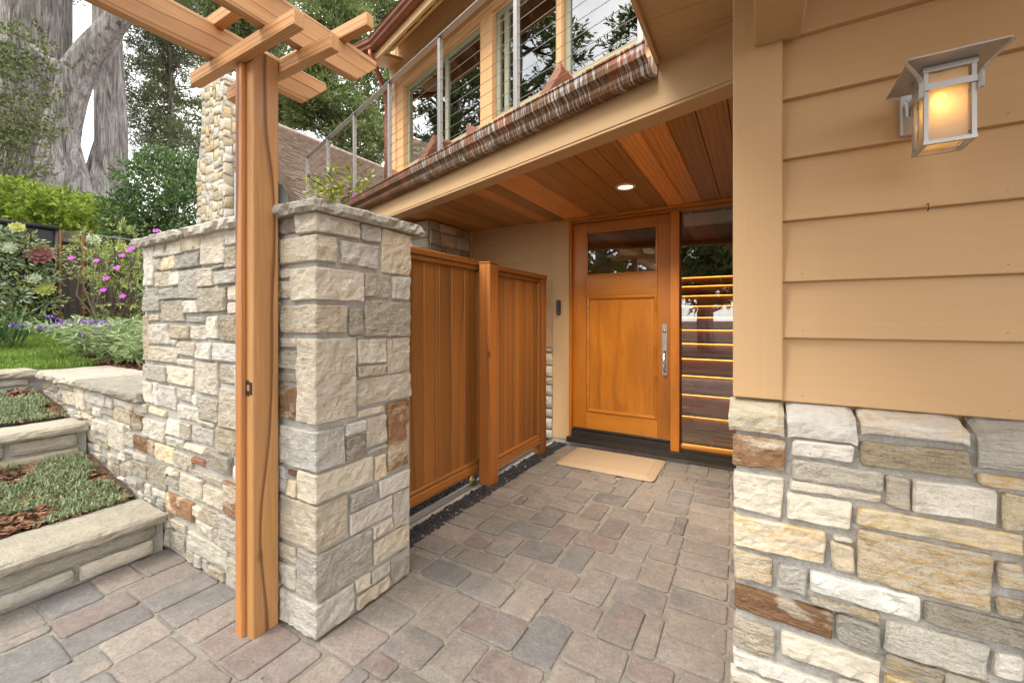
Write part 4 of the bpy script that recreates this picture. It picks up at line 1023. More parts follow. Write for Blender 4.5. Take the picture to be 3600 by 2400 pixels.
def seeded_glass():
    t = NT('seeded_glass'); v = t.coords(); n = t.noise(v, 190, 3, 0.6); d = t.noise(v, 320, 2)
    t.t.nodes.remove(t.b)
    tr = t.n('ShaderNodeBsdfTranslucent'); tr.inputs[0].default_value = (0.85, 0.70, 0.50, 1)
    df = t.n('ShaderNodeBsdfDiffuse'); df.inputs[0].default_value = (0.62, 0.50, 0.36, 1)
    gl = t.n('ShaderNodeBsdfGlossy'); gl.inputs['Roughness'].default_value = 0.15
    bp_ = t.bump(n, 0.35, 0.002); t.l(bp_, gl.inputs['Normal'])
    m1 = t.n('ShaderNodeMixShader'); m1.inputs[0].default_value = 0.62; t.l(tr.outputs[0], m1.inputs[1]); t.l(df.outputs[0], m1.inputs[2])
    tp = t.n('ShaderNodeBsdfTransparent'); tp.inputs[0].default_value = (1.0, 0.9, 0.7, 1); m3 = t.n('ShaderNodeMixShader'); m3.inputs[0].default_value = 0.22; t.l(m1.outputs[0], m3.inputs[1]); t.l(tp.outputs[0], m3.inputs[2]); m1 = m3
    fr = t.n('ShaderNodeFresnel'); m2 = t.n('ShaderNodeMixShader'); t.l(fr.outputs[0], m2.inputs[0]); t.l(m1.outputs[0], m2.inputs[1]); t.l(gl.outputs[0], m2.inputs[2])
    t.l(m2.outputs[0], t.out.inputs[0]); return t.m
M['seed'] = seeded_glass()
gi = 0.010
for x0, x1, y0, y1 in ((lx0 + gi, lx1 - gi, ly0 + .009, ly0 + .011), (lx0 + gi, lx1 - gi, ly1 - .011, ly1 - .009), (lx0 + .009, lx0 + .011, ly0 + gi + .003, ly1 - gi - .003), (lx1 - .011, lx1 - .009, ly0 + gi + .003, ly1 - gi - .003)):
    box('glass_pane', x0, x1, y0, y1, lz0 + .006, lz1 - .012, M['seed'], lam, 0)
bc = Vector(((lx0 + lx1) / 2 - 0.006, (ly0 + ly1) / 2, lz1 - 0.062))
bm = bmesh.new(); bmesh.ops.create_uvsphere(bm, u_segments=14, v_segments=10, radius=0.013); bmesh.ops.scale(bm, vec=(1, 1, 1.5), verts=bm.verts)
me = bpy.data.meshes.new('bulb'); bm.to_mesh(me); bm.free(); link('bulb', me, emit_mat('bulb_glow', (1.0, 0.72, 0.22), 7), lam, bc)
tube('socket', [bc + Vector((0, 0, 0.015)), bc + Vector((0, 0, 0.055))], 0.010, M['lampmetal'], lam, 10)
ld = bpy.data.lights.new('lantern_bulb', 'POINT'); ld.energy = 0.16; ld.color = (1.0, 0.68, 0.28); ld.shadow_soft_size = 0.014
lo = bpy.data.objects.new('lantern_light', ld); COL.objects.link(lo); lo.parent = lam; lo.location = bc - Vector(lam.location) - Vector((0, 0, 0.024))
# ------------------------------------------------------------------ sliding gate and fence
gate = empty('sliding_gate', (-1.82, 2.2, 0.09), 'stained wooden sliding gate of vertical boards rolling behind the stone pillar', 'gate')
gx = -1.80; gy0, gy1 = 1.20, 2.615; gzb, gzt = 0.085, 1.625; cg = (1.05, 1.0, 0.95)
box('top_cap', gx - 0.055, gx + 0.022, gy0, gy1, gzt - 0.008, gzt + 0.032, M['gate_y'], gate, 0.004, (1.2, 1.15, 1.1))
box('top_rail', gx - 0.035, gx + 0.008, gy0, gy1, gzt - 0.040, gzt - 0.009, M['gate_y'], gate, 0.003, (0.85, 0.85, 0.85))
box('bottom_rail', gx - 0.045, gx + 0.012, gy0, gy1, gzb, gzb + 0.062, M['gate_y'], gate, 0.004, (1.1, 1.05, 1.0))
box('bottom_bead', gx - 0.030, gx + 0.004, gy0, gy1, gzb + 0.063, gzb + 0.088, M['gate_y'], gate, 0.006, (1.1, 1.05, 1.0))
box('end_stile', gx - 0.035, gx + 0.010, gy1 - 0.035, gy1 - 0.0005, gzb + 0.0885, gzt - 0.0405, M['gate_z'], gate, 0.004, (1.1, 1.05, 1.0))
ylist = [1.24, 1.37, 1.50, 1.63, 1.745, 1.865, 2.0, 2.146, 2.284, 2.428, 2.578]; grng = random.Random(8)
for a, b in zip(ylist[:-1], ylist[1:]):
    kv = grng.uniform(0.8, 1.15); box('plank', gx - 0.034, gx - 0.016, a + 0.002, b - 0.002, gzb + 0.05, gzt - 0.02, M['gate_z'], gate, 0.005, (kv, kv, kv))
for a in ylist[1:-1]: box('groove_bead', gx - 0.020, gx - 0.0135, a + 0.004, a + 0.010, gzb + 0.089, gzt - 0.041, M['gate_z'], gate, 0.002, (1.25, 1.2, 1.15))
wc = (-1.795, 2.49, 0.052)
wh = tube('wheel', [(wc[0] - 0.02, wc[1], wc[2]), (wc[0] + 0.016, wc[1], wc[2])], 0.036, M['brass'], gate, 22)
tube('wheel_hub', [(wc[0] + 0.016, wc[1], wc[2]), (wc[0] + 0.024, wc[1], wc[2])], 0.010, M['galv'], wh, 12)
box('wheel_bracket', wc[0] - 0.026, wc[0] - 0.021, wc[1] - 0.04, wc[1] + 0.04, 0.045, 0.084, M['galv'], gate, 0.001)
fence = empty('wooden_fence', (-1.71, 3.0, 0), 'stained wooden fence panel with square posts next to the door casing', 'fence')
fx = -1.695
box('post', -1.765, -1.668, 2.535, 2.655, -0.02, 1.628, M['gate_z'], fence, 0.006, (1.35, 1.2, 1.1))
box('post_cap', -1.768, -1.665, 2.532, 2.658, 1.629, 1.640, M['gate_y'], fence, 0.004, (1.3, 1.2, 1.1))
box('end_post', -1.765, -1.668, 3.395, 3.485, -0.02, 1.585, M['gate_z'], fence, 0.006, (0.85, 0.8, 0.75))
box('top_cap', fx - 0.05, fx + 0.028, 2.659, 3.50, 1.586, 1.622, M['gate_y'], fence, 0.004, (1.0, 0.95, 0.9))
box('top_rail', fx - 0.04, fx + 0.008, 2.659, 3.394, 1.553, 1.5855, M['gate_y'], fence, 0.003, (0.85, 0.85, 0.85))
box('bottom_rail', fx - 0.05, fx + 0.014, 2.659, 3.394, 0.095, 0.155, M['gate_y'], fence, 0.004, (1.15, 1.1, 1.05))
box('bottom_bead', fx - 0.03, fx + 0.005, 2.659, 3.394, 0.156, 0.180, M['gate_y'], fence, 0.006)
box('end_bead', fx - 0.03, fx + 0.005, 3.365, 3.394, 0.181, 1.552, M['gate_z'], fence, 0.006)
yl = [2.659 + (3.362 - 2.659) * i / 7 for i in range(8)]
for a, b in zip(yl[:-1], yl[1:]):
    kv = grng.uniform(0.8, 1.15); box('plank', fx - 0.034, fx - 0.016, a + 0.002, b - 0.002, 0.15, 1.56, M['gate_z'], fence, 0.005, (kv, kv, kv))
for a in yl[1:-1]: box('groove_bead', fx - 0.020, fx - 0.0135, a + 0.003, a + 0.009, 0.181, 1.552, M['gate_z'], fence, 0.002, (1.2, 1.15, 1.1))
# track and gravel
tr = empty('gate_track', (-1.80, 2.4, 0), 'galvanized steel gate track set on a concrete strip in black gravel', 'gate track')
mb = MB(); mb.box(-1.845, -1.735, 1.0, 3.8, -0.06, 0.004); mb.build('strip', M['concrete'], tr)
mb = MB(); mb.box(-1.815, -1.765, 1.0, 3.8, 0.005, 0.009); mb.box(-1.794, -1.786, 1.0, 3.8, 0.009, 0.020); mb.build('rail', M['galv'], tr)
def rocks(name, n, region, smin, smax, mat, seed, zf=None):
    rng = np.random.RandomState(seed); bm = bmesh.new(); bmesh.ops.create_icosphere(bm, subdivisions=1, radius=1.0)
    bv = np.array([v.co[:] for v in bm.verts]); bf = np.array([[v.index for v in f.verts] for f in bm.faces]); bm.free()
    out = []
    for i in range(n):
        x, y = region(rng); s = rng.uniform(smin, smax); sc = s * rng.uniform(0.6, 1.25, 3)
        v = bv * (1 + 0.28 * rng.randn(len(bv), 1)) * sc
        a = rng.uniform(0, 6.28); R = np.array([[math.cos(a), -math.sin(a), 0], [math.sin(a), math.cos(a), 0], [0, 0, 1]])
        v = v @ R.T + np.array([x, y, (zf(x, y) if zf else 0) + s * rng.uniform(-0.1, 0.6)])
        out.append(v[bf])
    return soup(name, np.concatenate(out), mat, None, (0, 0, 0), 3)
def greg(r):
    if r.rand() < 0.72: return r.uniform(-1.733, -1.605), r.uniform(1.42, 3.80)
    return r.uniform(-2.05, -1.847), r.uniform(1.42, 3.82)
g = rocks('gravel', 3600, greg, 0.006, 0.013, M['lava'], 4, lambda x, y: -0.003); tag(g, 'black lava gravel along the gate track', 'gravel', kind='stuff')
box('gravel_bed', -2.3, -1.612, 1.42, 3.85, -0.074, -0.003, M['lava'], None, 0)['kind'] = 'structure'
def pebble_pale(r): return r.uniform(-1.73, -1.61), r.uniform(1.45, 3.7)
g = rocks('pale_pebbles', 26, pebble_pale, 0.006, 0.010, simple('pale_pebble', (0.42, 0.38, 0.34), 0.8), 9, lambda x, y: 0.0); tag(g, 'few pale pebbles scattered among the black gravel', 'pebbles', kind='stuff')

# ------------------------------------------------------------------ pergola
perg = empty('pergola', (-1.70, 0.93, 0), 'cedar pergola with square post and crossing beams in front of stone wall', 'pergola')
box('post', -1.747, -1.658, 0.878, 0.979, -0.008, 2.262, M['perg_z'], perg, 0.004, (1, 1, 1))
box('post_stop', -1.745, -1.703, 0.858, 0.8775, -0.004, 2.206, M['perg_z'], perg, 0.003, (1.0, 0.85, 0.75))
rA = (-2.066, -1.336)
box('tie_beam', rA[0], rA[1], 0.839, 0.8775, 2.2075, 2.2635, M['perg_x'], perg, 0.003, (1, 1, 1))
box('tie_beam', rA[0], rA[1], 0.9795, 1.017, 2.2075, 2.2635, M['perg_x'], perg, 0.003, (1, 1, 1))
def girder(xa, xb, ynear, yfar, z0, z1):
    cut = 0.115
    prof = [(ynear, z0), (yfar, z0), (yfar + cut, z1 - 0.028), (yfar + cut - 0.004, z1), (ynear, z1)]
    V = [(xa, y, z) for y, z in prof] + [(xb, y, z) for y, z in prof]; n = len(prof)
    Fc = [tuple(range(n)), tuple(range(2 * n - 1, n - 1, -1))] + [(i, (i + 1) % n, n + (i + 1) % n, n + i) for i in range(n)]
    o = poly('girder', V, Fc, M['perg_y'], perg)
    bm = bmesh.new(); bm.from_mesh(o.data); bmesh.ops.bevel(bm, geom=list(bm.edges), offset=0.003, segments=1, affect='EDGES'); bm.to_mesh(o.data); bm.free()
girder(-1.908, -1.870, -1.55, 1.235, 2.264, 2.404)
girder(-1.545, -1.507, -1.55, 1.235, 2.264, 2.404)
for yy in (1.145, 0.84, 0.535, 0.23, -0.075, -0.38, -0.685, -0.99, -1.295):
    box('purlin', -2.075, -1.340, yy, yy + 0.037, 2.392, 2.447, M['perg_x'], perg, 0.003, (1, 1, 1))
box('post', -1.747, -1.658, -1.20, -1.11, -0.008, 2.262, M['perg_z'], perg, 0.004, (1, 1, 1))
for yy in (-1.2395, -1.1085): box('tie_beam', rA[0], rA[1], yy, yy + 0.038, 2.2075, 2.2635, M['perg_x'], perg, 0.003, (1, 1, 1))
for xx in (-1.90, -1.53):
    tube('screw', [(xx + 0.012, 0.858, 2.2076), (xx + 0.012, 0.858, 2.2062)], 0.0035, M['galv'], perg, 8)
    tube('screw', [(xx + 0.012, 1.0, 2.2076), (xx + 0.012, 1.0, 2.2062)], 0.0035, M['galv'], perg, 8)
sp = MB(); sp.box(-1.700, -1.684, 0.8755, 0.8778, 0.925, 0.985); 
sp.box(-1.684, -1.662, 0.8757, 0.8779, 0.931, 0.979); spo = sp.build('strike_plate', M['black'], perg)
box('strike_slot', -1.692, -1.676, 0.8745, 0.8756, 0.945, 0.968, simple('bare_wood', (0.33, 0.16, 0.06), 0.7), perg, 0)

# ------------------------------------------------------------------ upper storey
DW = 1.20
def wall_piece(s0, s1, z0, z1): FB('upper_wall', s0, s1, DW, DW + 0.12, z0, z1, M['tan_up'], house, 0)
W0, W1 = 3.40, 4.58
wall_piece(-1.2, 5.27, 2.425, W0); wall_piece(-1.2, 5.27, W1, 5.6); wall_piece(4.88, 5.27, W0, W1); wall_piece(2.888, 3.092, W0, W1); wall_piece(1.904, 1.954, W0, W1)
FB('gable_end_wall', 5.10, 5.268, DW + 0.12, 5.0, 2.425, 5.6, M['tan_up'], house, 0)
FB('corner_board', 5.105, 5.29, DW - 0.03, DW - 0.001, 2.42, 5.25, M['tan_z'], house, 0.003)
FB('casing', 4.88, 5.035, DW - 0.025, DW - 0.001, W0 - 0.02, W1 + 0.0, M['tan_up'], house, 0.003)
FB('casing', 2.888, 3.092, DW - 0.025, DW - 0.001, W0 - 0.02, W1 + 0.0, M['tan_up'], house, 0.003)
FB('casing', 1.900, 1.958, DW - 0.020, DW + 0.02, W0 - 0.02, W1 + 0.0, M['tan_up'], house, 0.003)
FB('head_casing', -0.6, 5.035, DW - 0.027, DW - 0.001, W1 + 0.001, W1 + 0.20, M['tan_up'], house, 0.003)
FB('window_sill', -0.6, 5.035, DW - 0.045, DW + 0.03, W0 - 0.065, W0 - 0.021, M['tan_up'], house, 0.004)
for z in (2.6, 2.76, 2.92, 3.08, 3.24, 3.40, 3.56, 3.72, 3.88, 4.04, 4.2, 4.36, 4.52, 4.68): FB('siding_board', 5.036, 5.104, DW - 0.015, DW - 0.0015, z, z + 0.157, M['tan_up'], house, 0.003)
for z in (4.785, 4.94, 5.095): FB('siding_board', -0.6, 5.104, DW - 0.017, DW - 0.0015, z, z + 0.152, M['tan_z'], house, 0.003)
for z in (2.44, 2.60, 2.76, 2.92, 3.08): FB('siding_board', -0.6, 5.034, DW - 0.016, DW - 0.0015, z, z + 0.157, M['tan_up'], house, 0.003)
def window(s0, s1, splits):
    w = empty('window', FP((s0 + s1) / 2, DW, W0)); w.parent = house; w.location = FP((s0 + s1) / 2, DW, W0) - wloc(house)
    fw = 0.062; o0, o1 = DW + 0.035, DW + 0.085
    def sub(nm, *a, **k): return FB(nm, *a, **k)
    FB('frame_head', s0, s1, o0, o1, W1 - fw, W1, M['green_frame'], w, 0.004); FB('frame_sill', s0, s1, o0, o1, W0, W0 + fw, M['green_frame'], w, 0.004)
    edges = [s0] + splits + [s1]
    for e in edges:
        a = max(s0, e - fw / 2 if e not in (s0, s1) else (e if e == s0 else e - fw)); b = min(s1, a + fw)
        FB('frame_stile', a, b, o0 + 0.0005, o1 - 0.0005, W0 + fw, W1 - fw, M['green_frame'], w, 0.004)
    for a, b in zip(edges[:-1], edges[1:]):
        FB('glass_pane', a + 0.02, b - 0.02, DW + 0.055, DW + 0.061, W0 + 0.03, W1 - 0.03, M['glass'], w, 0)
        FB('inner_sash', a + fw * 0.9, a + fw * 0.9 + 0.03, DW + 0.12, DW + 0.15, W0 + fw, W1 - fw, M['gate_z'], w, 0.002)
window(3.093, 4.879, [3.86]); window(1.955, 2.887, [2.72]); window(-0.45, 1.903, [0.75])
mb = MB()
for a in ((5.05, 5.09, DW + 0.2, 4.4), (-1.2, -1.16, DW + 0.2, 4.4)): pass
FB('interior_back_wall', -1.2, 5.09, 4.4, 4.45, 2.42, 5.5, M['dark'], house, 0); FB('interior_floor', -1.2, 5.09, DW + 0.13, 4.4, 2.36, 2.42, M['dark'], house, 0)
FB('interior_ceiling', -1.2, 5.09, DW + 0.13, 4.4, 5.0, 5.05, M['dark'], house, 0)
# upper eave: fascia, lookouts, soffit, gutter
GO = 0.70
FB('eave_fascia', -0.8, 4.72, GO, GO + 0.035, 4.70, 4.86, M['tan_z'], house, 0.003)
FB('eave_ledger', -0.8, 4.72, GO + 0.20, GO + 0.235, 4.90, 5.02, M['tan_z'], house, 0.003)
for s in [4.66 - 0.36 * k for k in range(14)]:
    V = [FP(s, GO + 0.036, 4.75), FP(s, GO + 0.199, 4.90), FP(s, GO + 0.199, 5.02), FP(s, GO + 0.036, 4.88)]; V += [FP(s - 0.04, 0, 0) + (v - FP(s, 0, 0)) for v in V]
    poly('lookout', V, [(0, 1, 2, 3), (7, 6, 5, 4), (0, 4, 5, 1), (1, 5, 6, 2), (2, 6, 7, 3), (3, 7, 4, 0)], M['tan_z'], house)
V = [FP(-0.8, GO + 0.0, 4.89), FP(4.95, GO + 0.0, 4.89), FP(5.5, DW + 1.6, 6.5), FP(-0.8, DW + 1.6, 6.5)]; V += [v + Vector((0, 0, 0.10)) for v in V]
poly('upper_roof', V, [(0, 1, 2, 3), (7, 6, 5, 4), (0, 4, 5, 1), (1, 5, 6, 2), (2, 6, 7, 3), (3, 7, 4, 0)], M['tan_z'], house)
gprof = [(0.0, 0.0), (-0.06, -0.004), (-0.085, 0.02), (-0.09, 0.05), (-0.112, 0.075), (-0.115, 0.115), (-0.124, 0.12), (-0.118, 0.128), (-0.105, 0.12), (0.0, 0.11)]
def sweep(name, path, prof, mat, parent):
    """path: list of (point, outward unit vec)"""
    V = []; Fc = []; m = len(prof)
    for p, o in path:
        for a, z in prof: V.append(Vector(p) + Vector(o) * (-a) + Vector((0, 0, z)))
    for i in range(len(path) - 1):
        for j in range(m): Fc.append((i * m + j, i * m + (j + 1) % m, (i + 1) * m + (j + 1) % m, (i + 1) * m + j))
    Fc += [tuple(range(m)), tuple(range((len(path) - 1) * m, len(path) * m))]
    return poly(name, V, Fc, mat, parent, smooth=False)
on = Vector((-NN[0], -NN[1], 0)); ox = Vector((0, -1, 0)); om = (on + ox).normalized() * (1 / math.cos(math.radians(8.6)))
pc = FP(4.72, GO, 4.80)
sweep('roof_gutter', [(FP(-0.8, GO, 4.80), on), (pc, om), (pc + Vector((-0.42, 0, 0)), ox)], gprof, M['copper2'], house)
V = [pc + Vector((0, 0.002, -0.10)), pc + Vector((-0.40, 0.002, -0.10)), pc + Vector((-0.40, 0.037, -0.10)), pc + Vector((0, 0.037, -0.10))]; V += [v + Vector((0, 0, 0.16)) for v in V]
poly('eave_fascia', V, [(0, 1, 2, 3), (7, 6, 5, 4), (0, 4, 5, 1), (1, 5, 6, 2), (2, 6, 7, 3), (3, 7, 4, 0)], M['tan_z'], house)
V = [pc + Vector((0.02, 0.04, -0.02)), pc + Vector((-0.42, 0.04, -0.02)), pc + Vector((-0.42, 1.2, 0.45)), pc + Vector((-0.2, 1.2, 0.45))]; V += [v + Vector((0, 0, 0.05)) for v in V]
poly('eave_soffit', V, [(0, 1, 2, 3), (7, 6, 5, 4), (0, 4, 5, 1), (1, 5, 6, 2), (2, 6, 7, 3), (3, 7, 4, 0)], M['tan_z'], house)
dp0 = pc + Vector((-0.06, -0.05, 0.0)); dwn = FP(5.33, DW - 0.06, 4.60)
dpt = [dp0, dp0 + Vector((0, 0, -0.07)), dp0 + Vector((0.01, 0.03, -0.12)), dwn + Vector((0.02, -0.05, 0.06)), dwn, dwn + Vector((0, 0, -0.5)), dwn + Vector((0, 0, -2.2))]
tube('downspout', dpt, 0.036, M['copper2'], house, 12)

# ------------------------------------------------------------------ balcony railing
M['cable'] = metal_mat('dark_cable', (0.20, 0.17, 0.15), 0.5)
rail = empty('balcony_railing', FP(2.5, 0.08, 2.42)); rail.parent = house; rail.location = FP(2.5, 0.08, 2.42) - wloc(house)
RT = 3.445; posts = [0.432, 1.309, 2.191, 3.052, 3.875, 4.689, 5.495]
for s in posts: FB('post', s - 0.015, s + 0.015, 0.045, 0.080, 2.416, RT - 0.012, M['steel'], rail, 0.002)
FB('top_rail', -0.1, 5.515, 0.038, 0.088, RT - 0.012, RT, M['steel'], rail, 0.002)
for k in range(11):
    z = 2.52 + 0.083 * k
    tube('cable', [FP(-0.1, 0.062, z), FP(2.5, 0.062, z - 0.002), FP(5.5, 0.062, z)], 0.0021, M['cable'], rail, 6)
c0 = FP(5.495, 0.09, 0)
for y in (3.66, 4.55, 5.4): box('return_post', c0.x - 0.017, c0.x + 0.017, y - 0.017, y + 0.017, 2.35, 3.215, M['steel'], rail, 0.002)
box('return_rail', c0.x - 0.03, c0.x + 0.03, c0.y + 0.03, 5.5, 3.216, 3.228, M['steel'], rail, 0.002)
for k in range(7): tube('return_cable', [(c0.x, 3.66, 2.52 + 0.085 * k), (c0.x, 5.4, 2.52 + 0.085 * k)], 0.0021, M['cable'], rail, 6)
box('deck_side', c0.x - 0.05, c0.x + 0.12, c0.y, 5.5, 2.2, 2.41, M['tan_beam'], house, 0.003)
# ------------------------------------------------------------------ deck chairs
def deck_chair(sf, label, zt, th=0.0):
    ct_, st_ = math.cos(th), math.sin(th)
    def CP(ds, o, z):
        w = o - 0.30; return FP(sf + ds * ct_ + w * st_, 0.30 - ds * st_ + w * ct_, z)
    ch = empty('deck_chair', FP(sf - 0.5, 0.55, 2.42), label, 'deck chair', 'slatted chairs on the balcony')
    prof = [(0.0, 0.385), (-0.06, 0.36), (-0.2, 0.29), (-0.36, 0.24), (-0.48, 0.25), (-0.58, 0.30), (-0.86, zt)]
    for k in range(9):
        o = 0.32 + 0.050 * k; V = []; Fc = []
        for (ds, z) in prof:
            V += [CP(ds, o, 2.42 + z), CP(ds, o + 0.040, 2.42 + z), CP(ds - 0.006, o + 0.040, 2.42 + z - 0.022), CP(ds - 0.006, o, 2.42 + z - 0.022)]
        for i in range(len(prof) - 1):
            for j in range(4): Fc.append((i * 4 + j, i * 4 + (j + 1) % 4, i * 4 + 4 + (j + 1) % 4, i * 4 + 4 + j))
        Fc += [(0, 1, 2, 3), tuple(range(len(V) - 4, len(V)))]
        poly('slat', V, Fc, M['chair'], ch)
    for o in (0.295, 0.765):
        V = []; Fc = []
        for (ds, z) in prof: V += [CP(ds, o, 2.42 + z + 0.012), CP(ds, o + 0.024, 2.42 + z + 0.012), CP(ds, o + 0.024, 2.42 + z - 0.07), CP(ds, o, 2.42 + z - 0.07)]
        for i in range(len(prof) - 1):
            for j in range(4): Fc.append((i * 4 + j, i * 4 + (j + 1) % 4, i * 4 + 4 + (j + 1) % 4, i * 4 + 4 + j))
        Fc += [(0, 1, 2, 3), tuple(range(len(V) - 4, len(V)))]
        poly('side_frame', V, Fc, M['chair'], ch)
        for ds in (-0.08, -0.70): V = [CP(ds + a_, o + b_, z_) for z_ in (2.421, 2.69) for a_, b_ in ((-0.025, 0), (0.025, 0), (0.025, 0.022), (-0.025, 0.022))]; poly('leg', V, [(0, 1, 2, 3), (7, 6, 5, 4), (0, 4, 5, 1), (1, 5, 6, 2), (2, 6, 7, 3), (3, 7, 4, 0)], M['chair'], ch)
deck_chair(3.52, 'reddish slatted deck chair nearest the corner of the balcony', 0.47)
deck_chair(2.16, 'reddish slatted deck chair before the right-hand balcony windows', 0.62, math.radians(14))

# ------------------------------------------------------------------ neighbouring house: shingle roof, rubble chimney
nb = empty('neighbor_house', (-8, 6, 0.8), 'neighboring cottage with rolled wooden shingle roof and rubble stone chimney', 'house')
rng = random.Random(77)
M['shingle'] = simple('cedar_shingle', (0.30, 0.235, 0.19), 0.9, 0, 0.35, 9, 0.4, 0.01)
XR, ZR, XE, ZE = -8.0, 4.96, -6.0, 2.95
def roof_pt(t, y):
    """t 0 ridge .. 1 eave; the eave arches up over a window near y = 3.45"""
    x = XR + (XE - XR) * t; z = ZR + (ZE - ZR) * t
    bulge = math.exp(-((y - 3.36) / 0.36) ** 2) * max(0, (t - 0.30) / 0.70) ** 1.3
    z += 0.34 * bulge; x += 0.16 * bulge
    z -= 0.10 * max(0, t - 0.85) / 0.15
    return Vector((x, y, z))
V = []; Fc = []; NC = 46
nrm = Vector((ZR - ZE, 0, XE - XR)).normalized()
for c in range(NC):
    t0 = c / NC; t1 = (c + 1.15) / NC; y = 0.524 * (-(XR + (XE - XR) * t0)) + rng.uniform(0, 0.06)
    while y < 12.0:
        w = rng.uniform(0.09, 0.2); ym = y + w - 0.006; j = rng.uniform(-0.003, 0.003) / 2.8
        a, b = roof_pt(t0, y), roof_pt(t0, ym); d, e = roof_pt(min(1.03, t1 + j), y), roof_pt(min(1.03, t1 + j), ym)
        lift = rng.uniform(0.028, 0.034); k = len(V)
        V += [a + nrm * 0.004, b + nrm * 0.004, e + nrm * lift, d + nrm * lift, d + nrm * 0.0, e + nrm * 0.0]
        Fc += [(k, k + 1, k + 2, k + 3), (k + 3, k + 2, k + 5, k + 4)]
        y += w
def shingle_mat():
    t = NT('cedar_shingles'); g = t.n('ShaderNodeNewGeometry'); v = t.coords((1, 1, 1), False)
    n = t.noise(v, 2.0, 4); f = t.noise(t.coords((1, 9, 1), False), 14, 4)
    c = t.ramp(t.math('ADD', t.math('MULTIPLY', g.outputs['Random Per Island'], 0.35), t.math('MULTIPLY', n, 0.4)), [(0.1, (0.24, 0.185, 0.145)), (0.45, (0.34, 0.275, 0.225)), (0.75, (0.43, 0.37, 0.31))])
    c = t.mix(0.6, c, t.ramp(f, [(0.3, 0.7), (0.7, 1.15)]), 'MULTIPLY'); return t.fin(c, 0.9, t.bump(f, 0.3, 0.01))
ro = poly('roof', V, Fc, shingle_mat(), nb, recalc=False); ro['kind'] = 'stuff'
V = [(XR, 4.25, ZR - 0.02), (XR, 12, ZR - 0.02), (XR - 2.5, 12, ZR - 2.4), (XR - 2.5, 4.25, ZR - 2.4)]
poly('roof_back', V + [(v[0], v[1], v[2] - 0.08) for v in V], [(0, 1, 2, 3), (7, 6, 5, 4), (0, 4, 5, 1), (1, 5, 6, 2), (2, 6, 7, 3), (3, 7, 4, 0)], M['shingle'], nb)
tube('ridge_cap', [(XR, y, ZR + 0.005) for y in np.linspace(4.2, 12, 40)], 0.045, M['shingle'], nb, 6)
mb = MB(); mb.box(-7.1, -6.30, 3.66, 11.8, -0.07, 2.95); mb.box(-9.6, -7.1, 4.35, 11.8, -0.07, 2.95); mb.box(-6.40, -6.28, 3.14, 3.62, -0.07, 3.30); mb.box(-8.7, -7.1, 4.35, 11.8, 2.95, 3.75); mb.build('wall', simple('pale_stucco', (0.52, 0.52, 0.47), 0.85), nb)
# chimney
ct = 6.5; cA = atD(788, 500, ct); cL = None
cx1, cy0 = cA[0], cA[1]
cx0 = cx1 - 0.80; cy1 = cy0 + 0.76
chim = empty('chimney', (cx1 - 0.4, cy0 + 0.4, 0)); chim.parent = nb; chim.location = Vector((cx1 - 0.4, cy0 + 0.4, 0)) - wloc(nb)
ztop = atD(788, 262, ct)[2]; zsh = atD(700, 560, ct)[2]
mb = MB(); mb.box(cx0 + 0.12, cx1, cy0, cy1, 0, ztop); mb.build('mortar', M['mortar'], chim)
V = [(cx0 - 0.10, cy0 + 0.02, 0), (cx0 + 0.3, cy0 + 0.02, 0), (cx0 + 0.3, cy0 + 0.02, zsh + 1.1), (cx0 + 0.12, cy0 + 0.02, zsh + 1.1), (cx0 - 0.10, cy0 + 0.02, zsh)]
V += [(v[0], cy1 - 0.02, v[2]) for v in V]
poly('shoulder', V, [(0, 1, 2, 3, 4), (9, 8, 7, 6, 5)] + [(i, (i + 1) % 5, 5 + (i + 1) % 5, 5 + i) for i in range(5)], M['mortar'], chim)
CH = [(0.58, 0.54, 0.45), (0.54, 0.50, 0.41), (0.55, 0.46, 0.32), (0.50, 0.475, 0.42), (0.60, 0.56, 0.49), (0.50, 0.41, 0.28)]
def rubble(fr, u0, u1, z0, z1, seed, edge=None):
    r2 = random.Random(seed)
    rects = fill_rects([], (u0, u1, z0, z1), 0.010, lambda r: (r.uniform(0.09, 0.30), r.uniform(0.06, 0.20)), r2, 0.04, None, 0.01)
    for k, R in enumerate(rects):
        j = 0.026 if min(R[1] - R[0], R[3] - R[2]) > 0.08 else 0.012
        cs = [(u + r2.uniform(-j, j) * 0.6, v + r2.uniform(-j, j)) for u, v in rect4(R)]
        if edge and edge(R): continue
        slab('stone', cs, fr, r2.uniform(0.010, 0.026), M['stone_far'], chim, r2.choice(CH), 0.006, 0.08, 0.005, -0.02, 0.003, seed * 77 + k, 5)
rubble(lambda u, v, w: Vector((u, cy0 - w, v)), cx0 + 0.12, cx1, 2.2, ztop, 3)
rubble(lambda u, v, w: Vector((u, cy0 + 0.02 - w, v)), cx0 - 0.10, cx0 + 0.12, 2.2, zsh + 0.5, 4, lambda R: R[3] > zsh + 0.2 and R[0] < cx0)
rubble(lambda u, v, w: Vector((cx1 + w, u, v)), cy0, cy1, 2.2, ztop, 5)
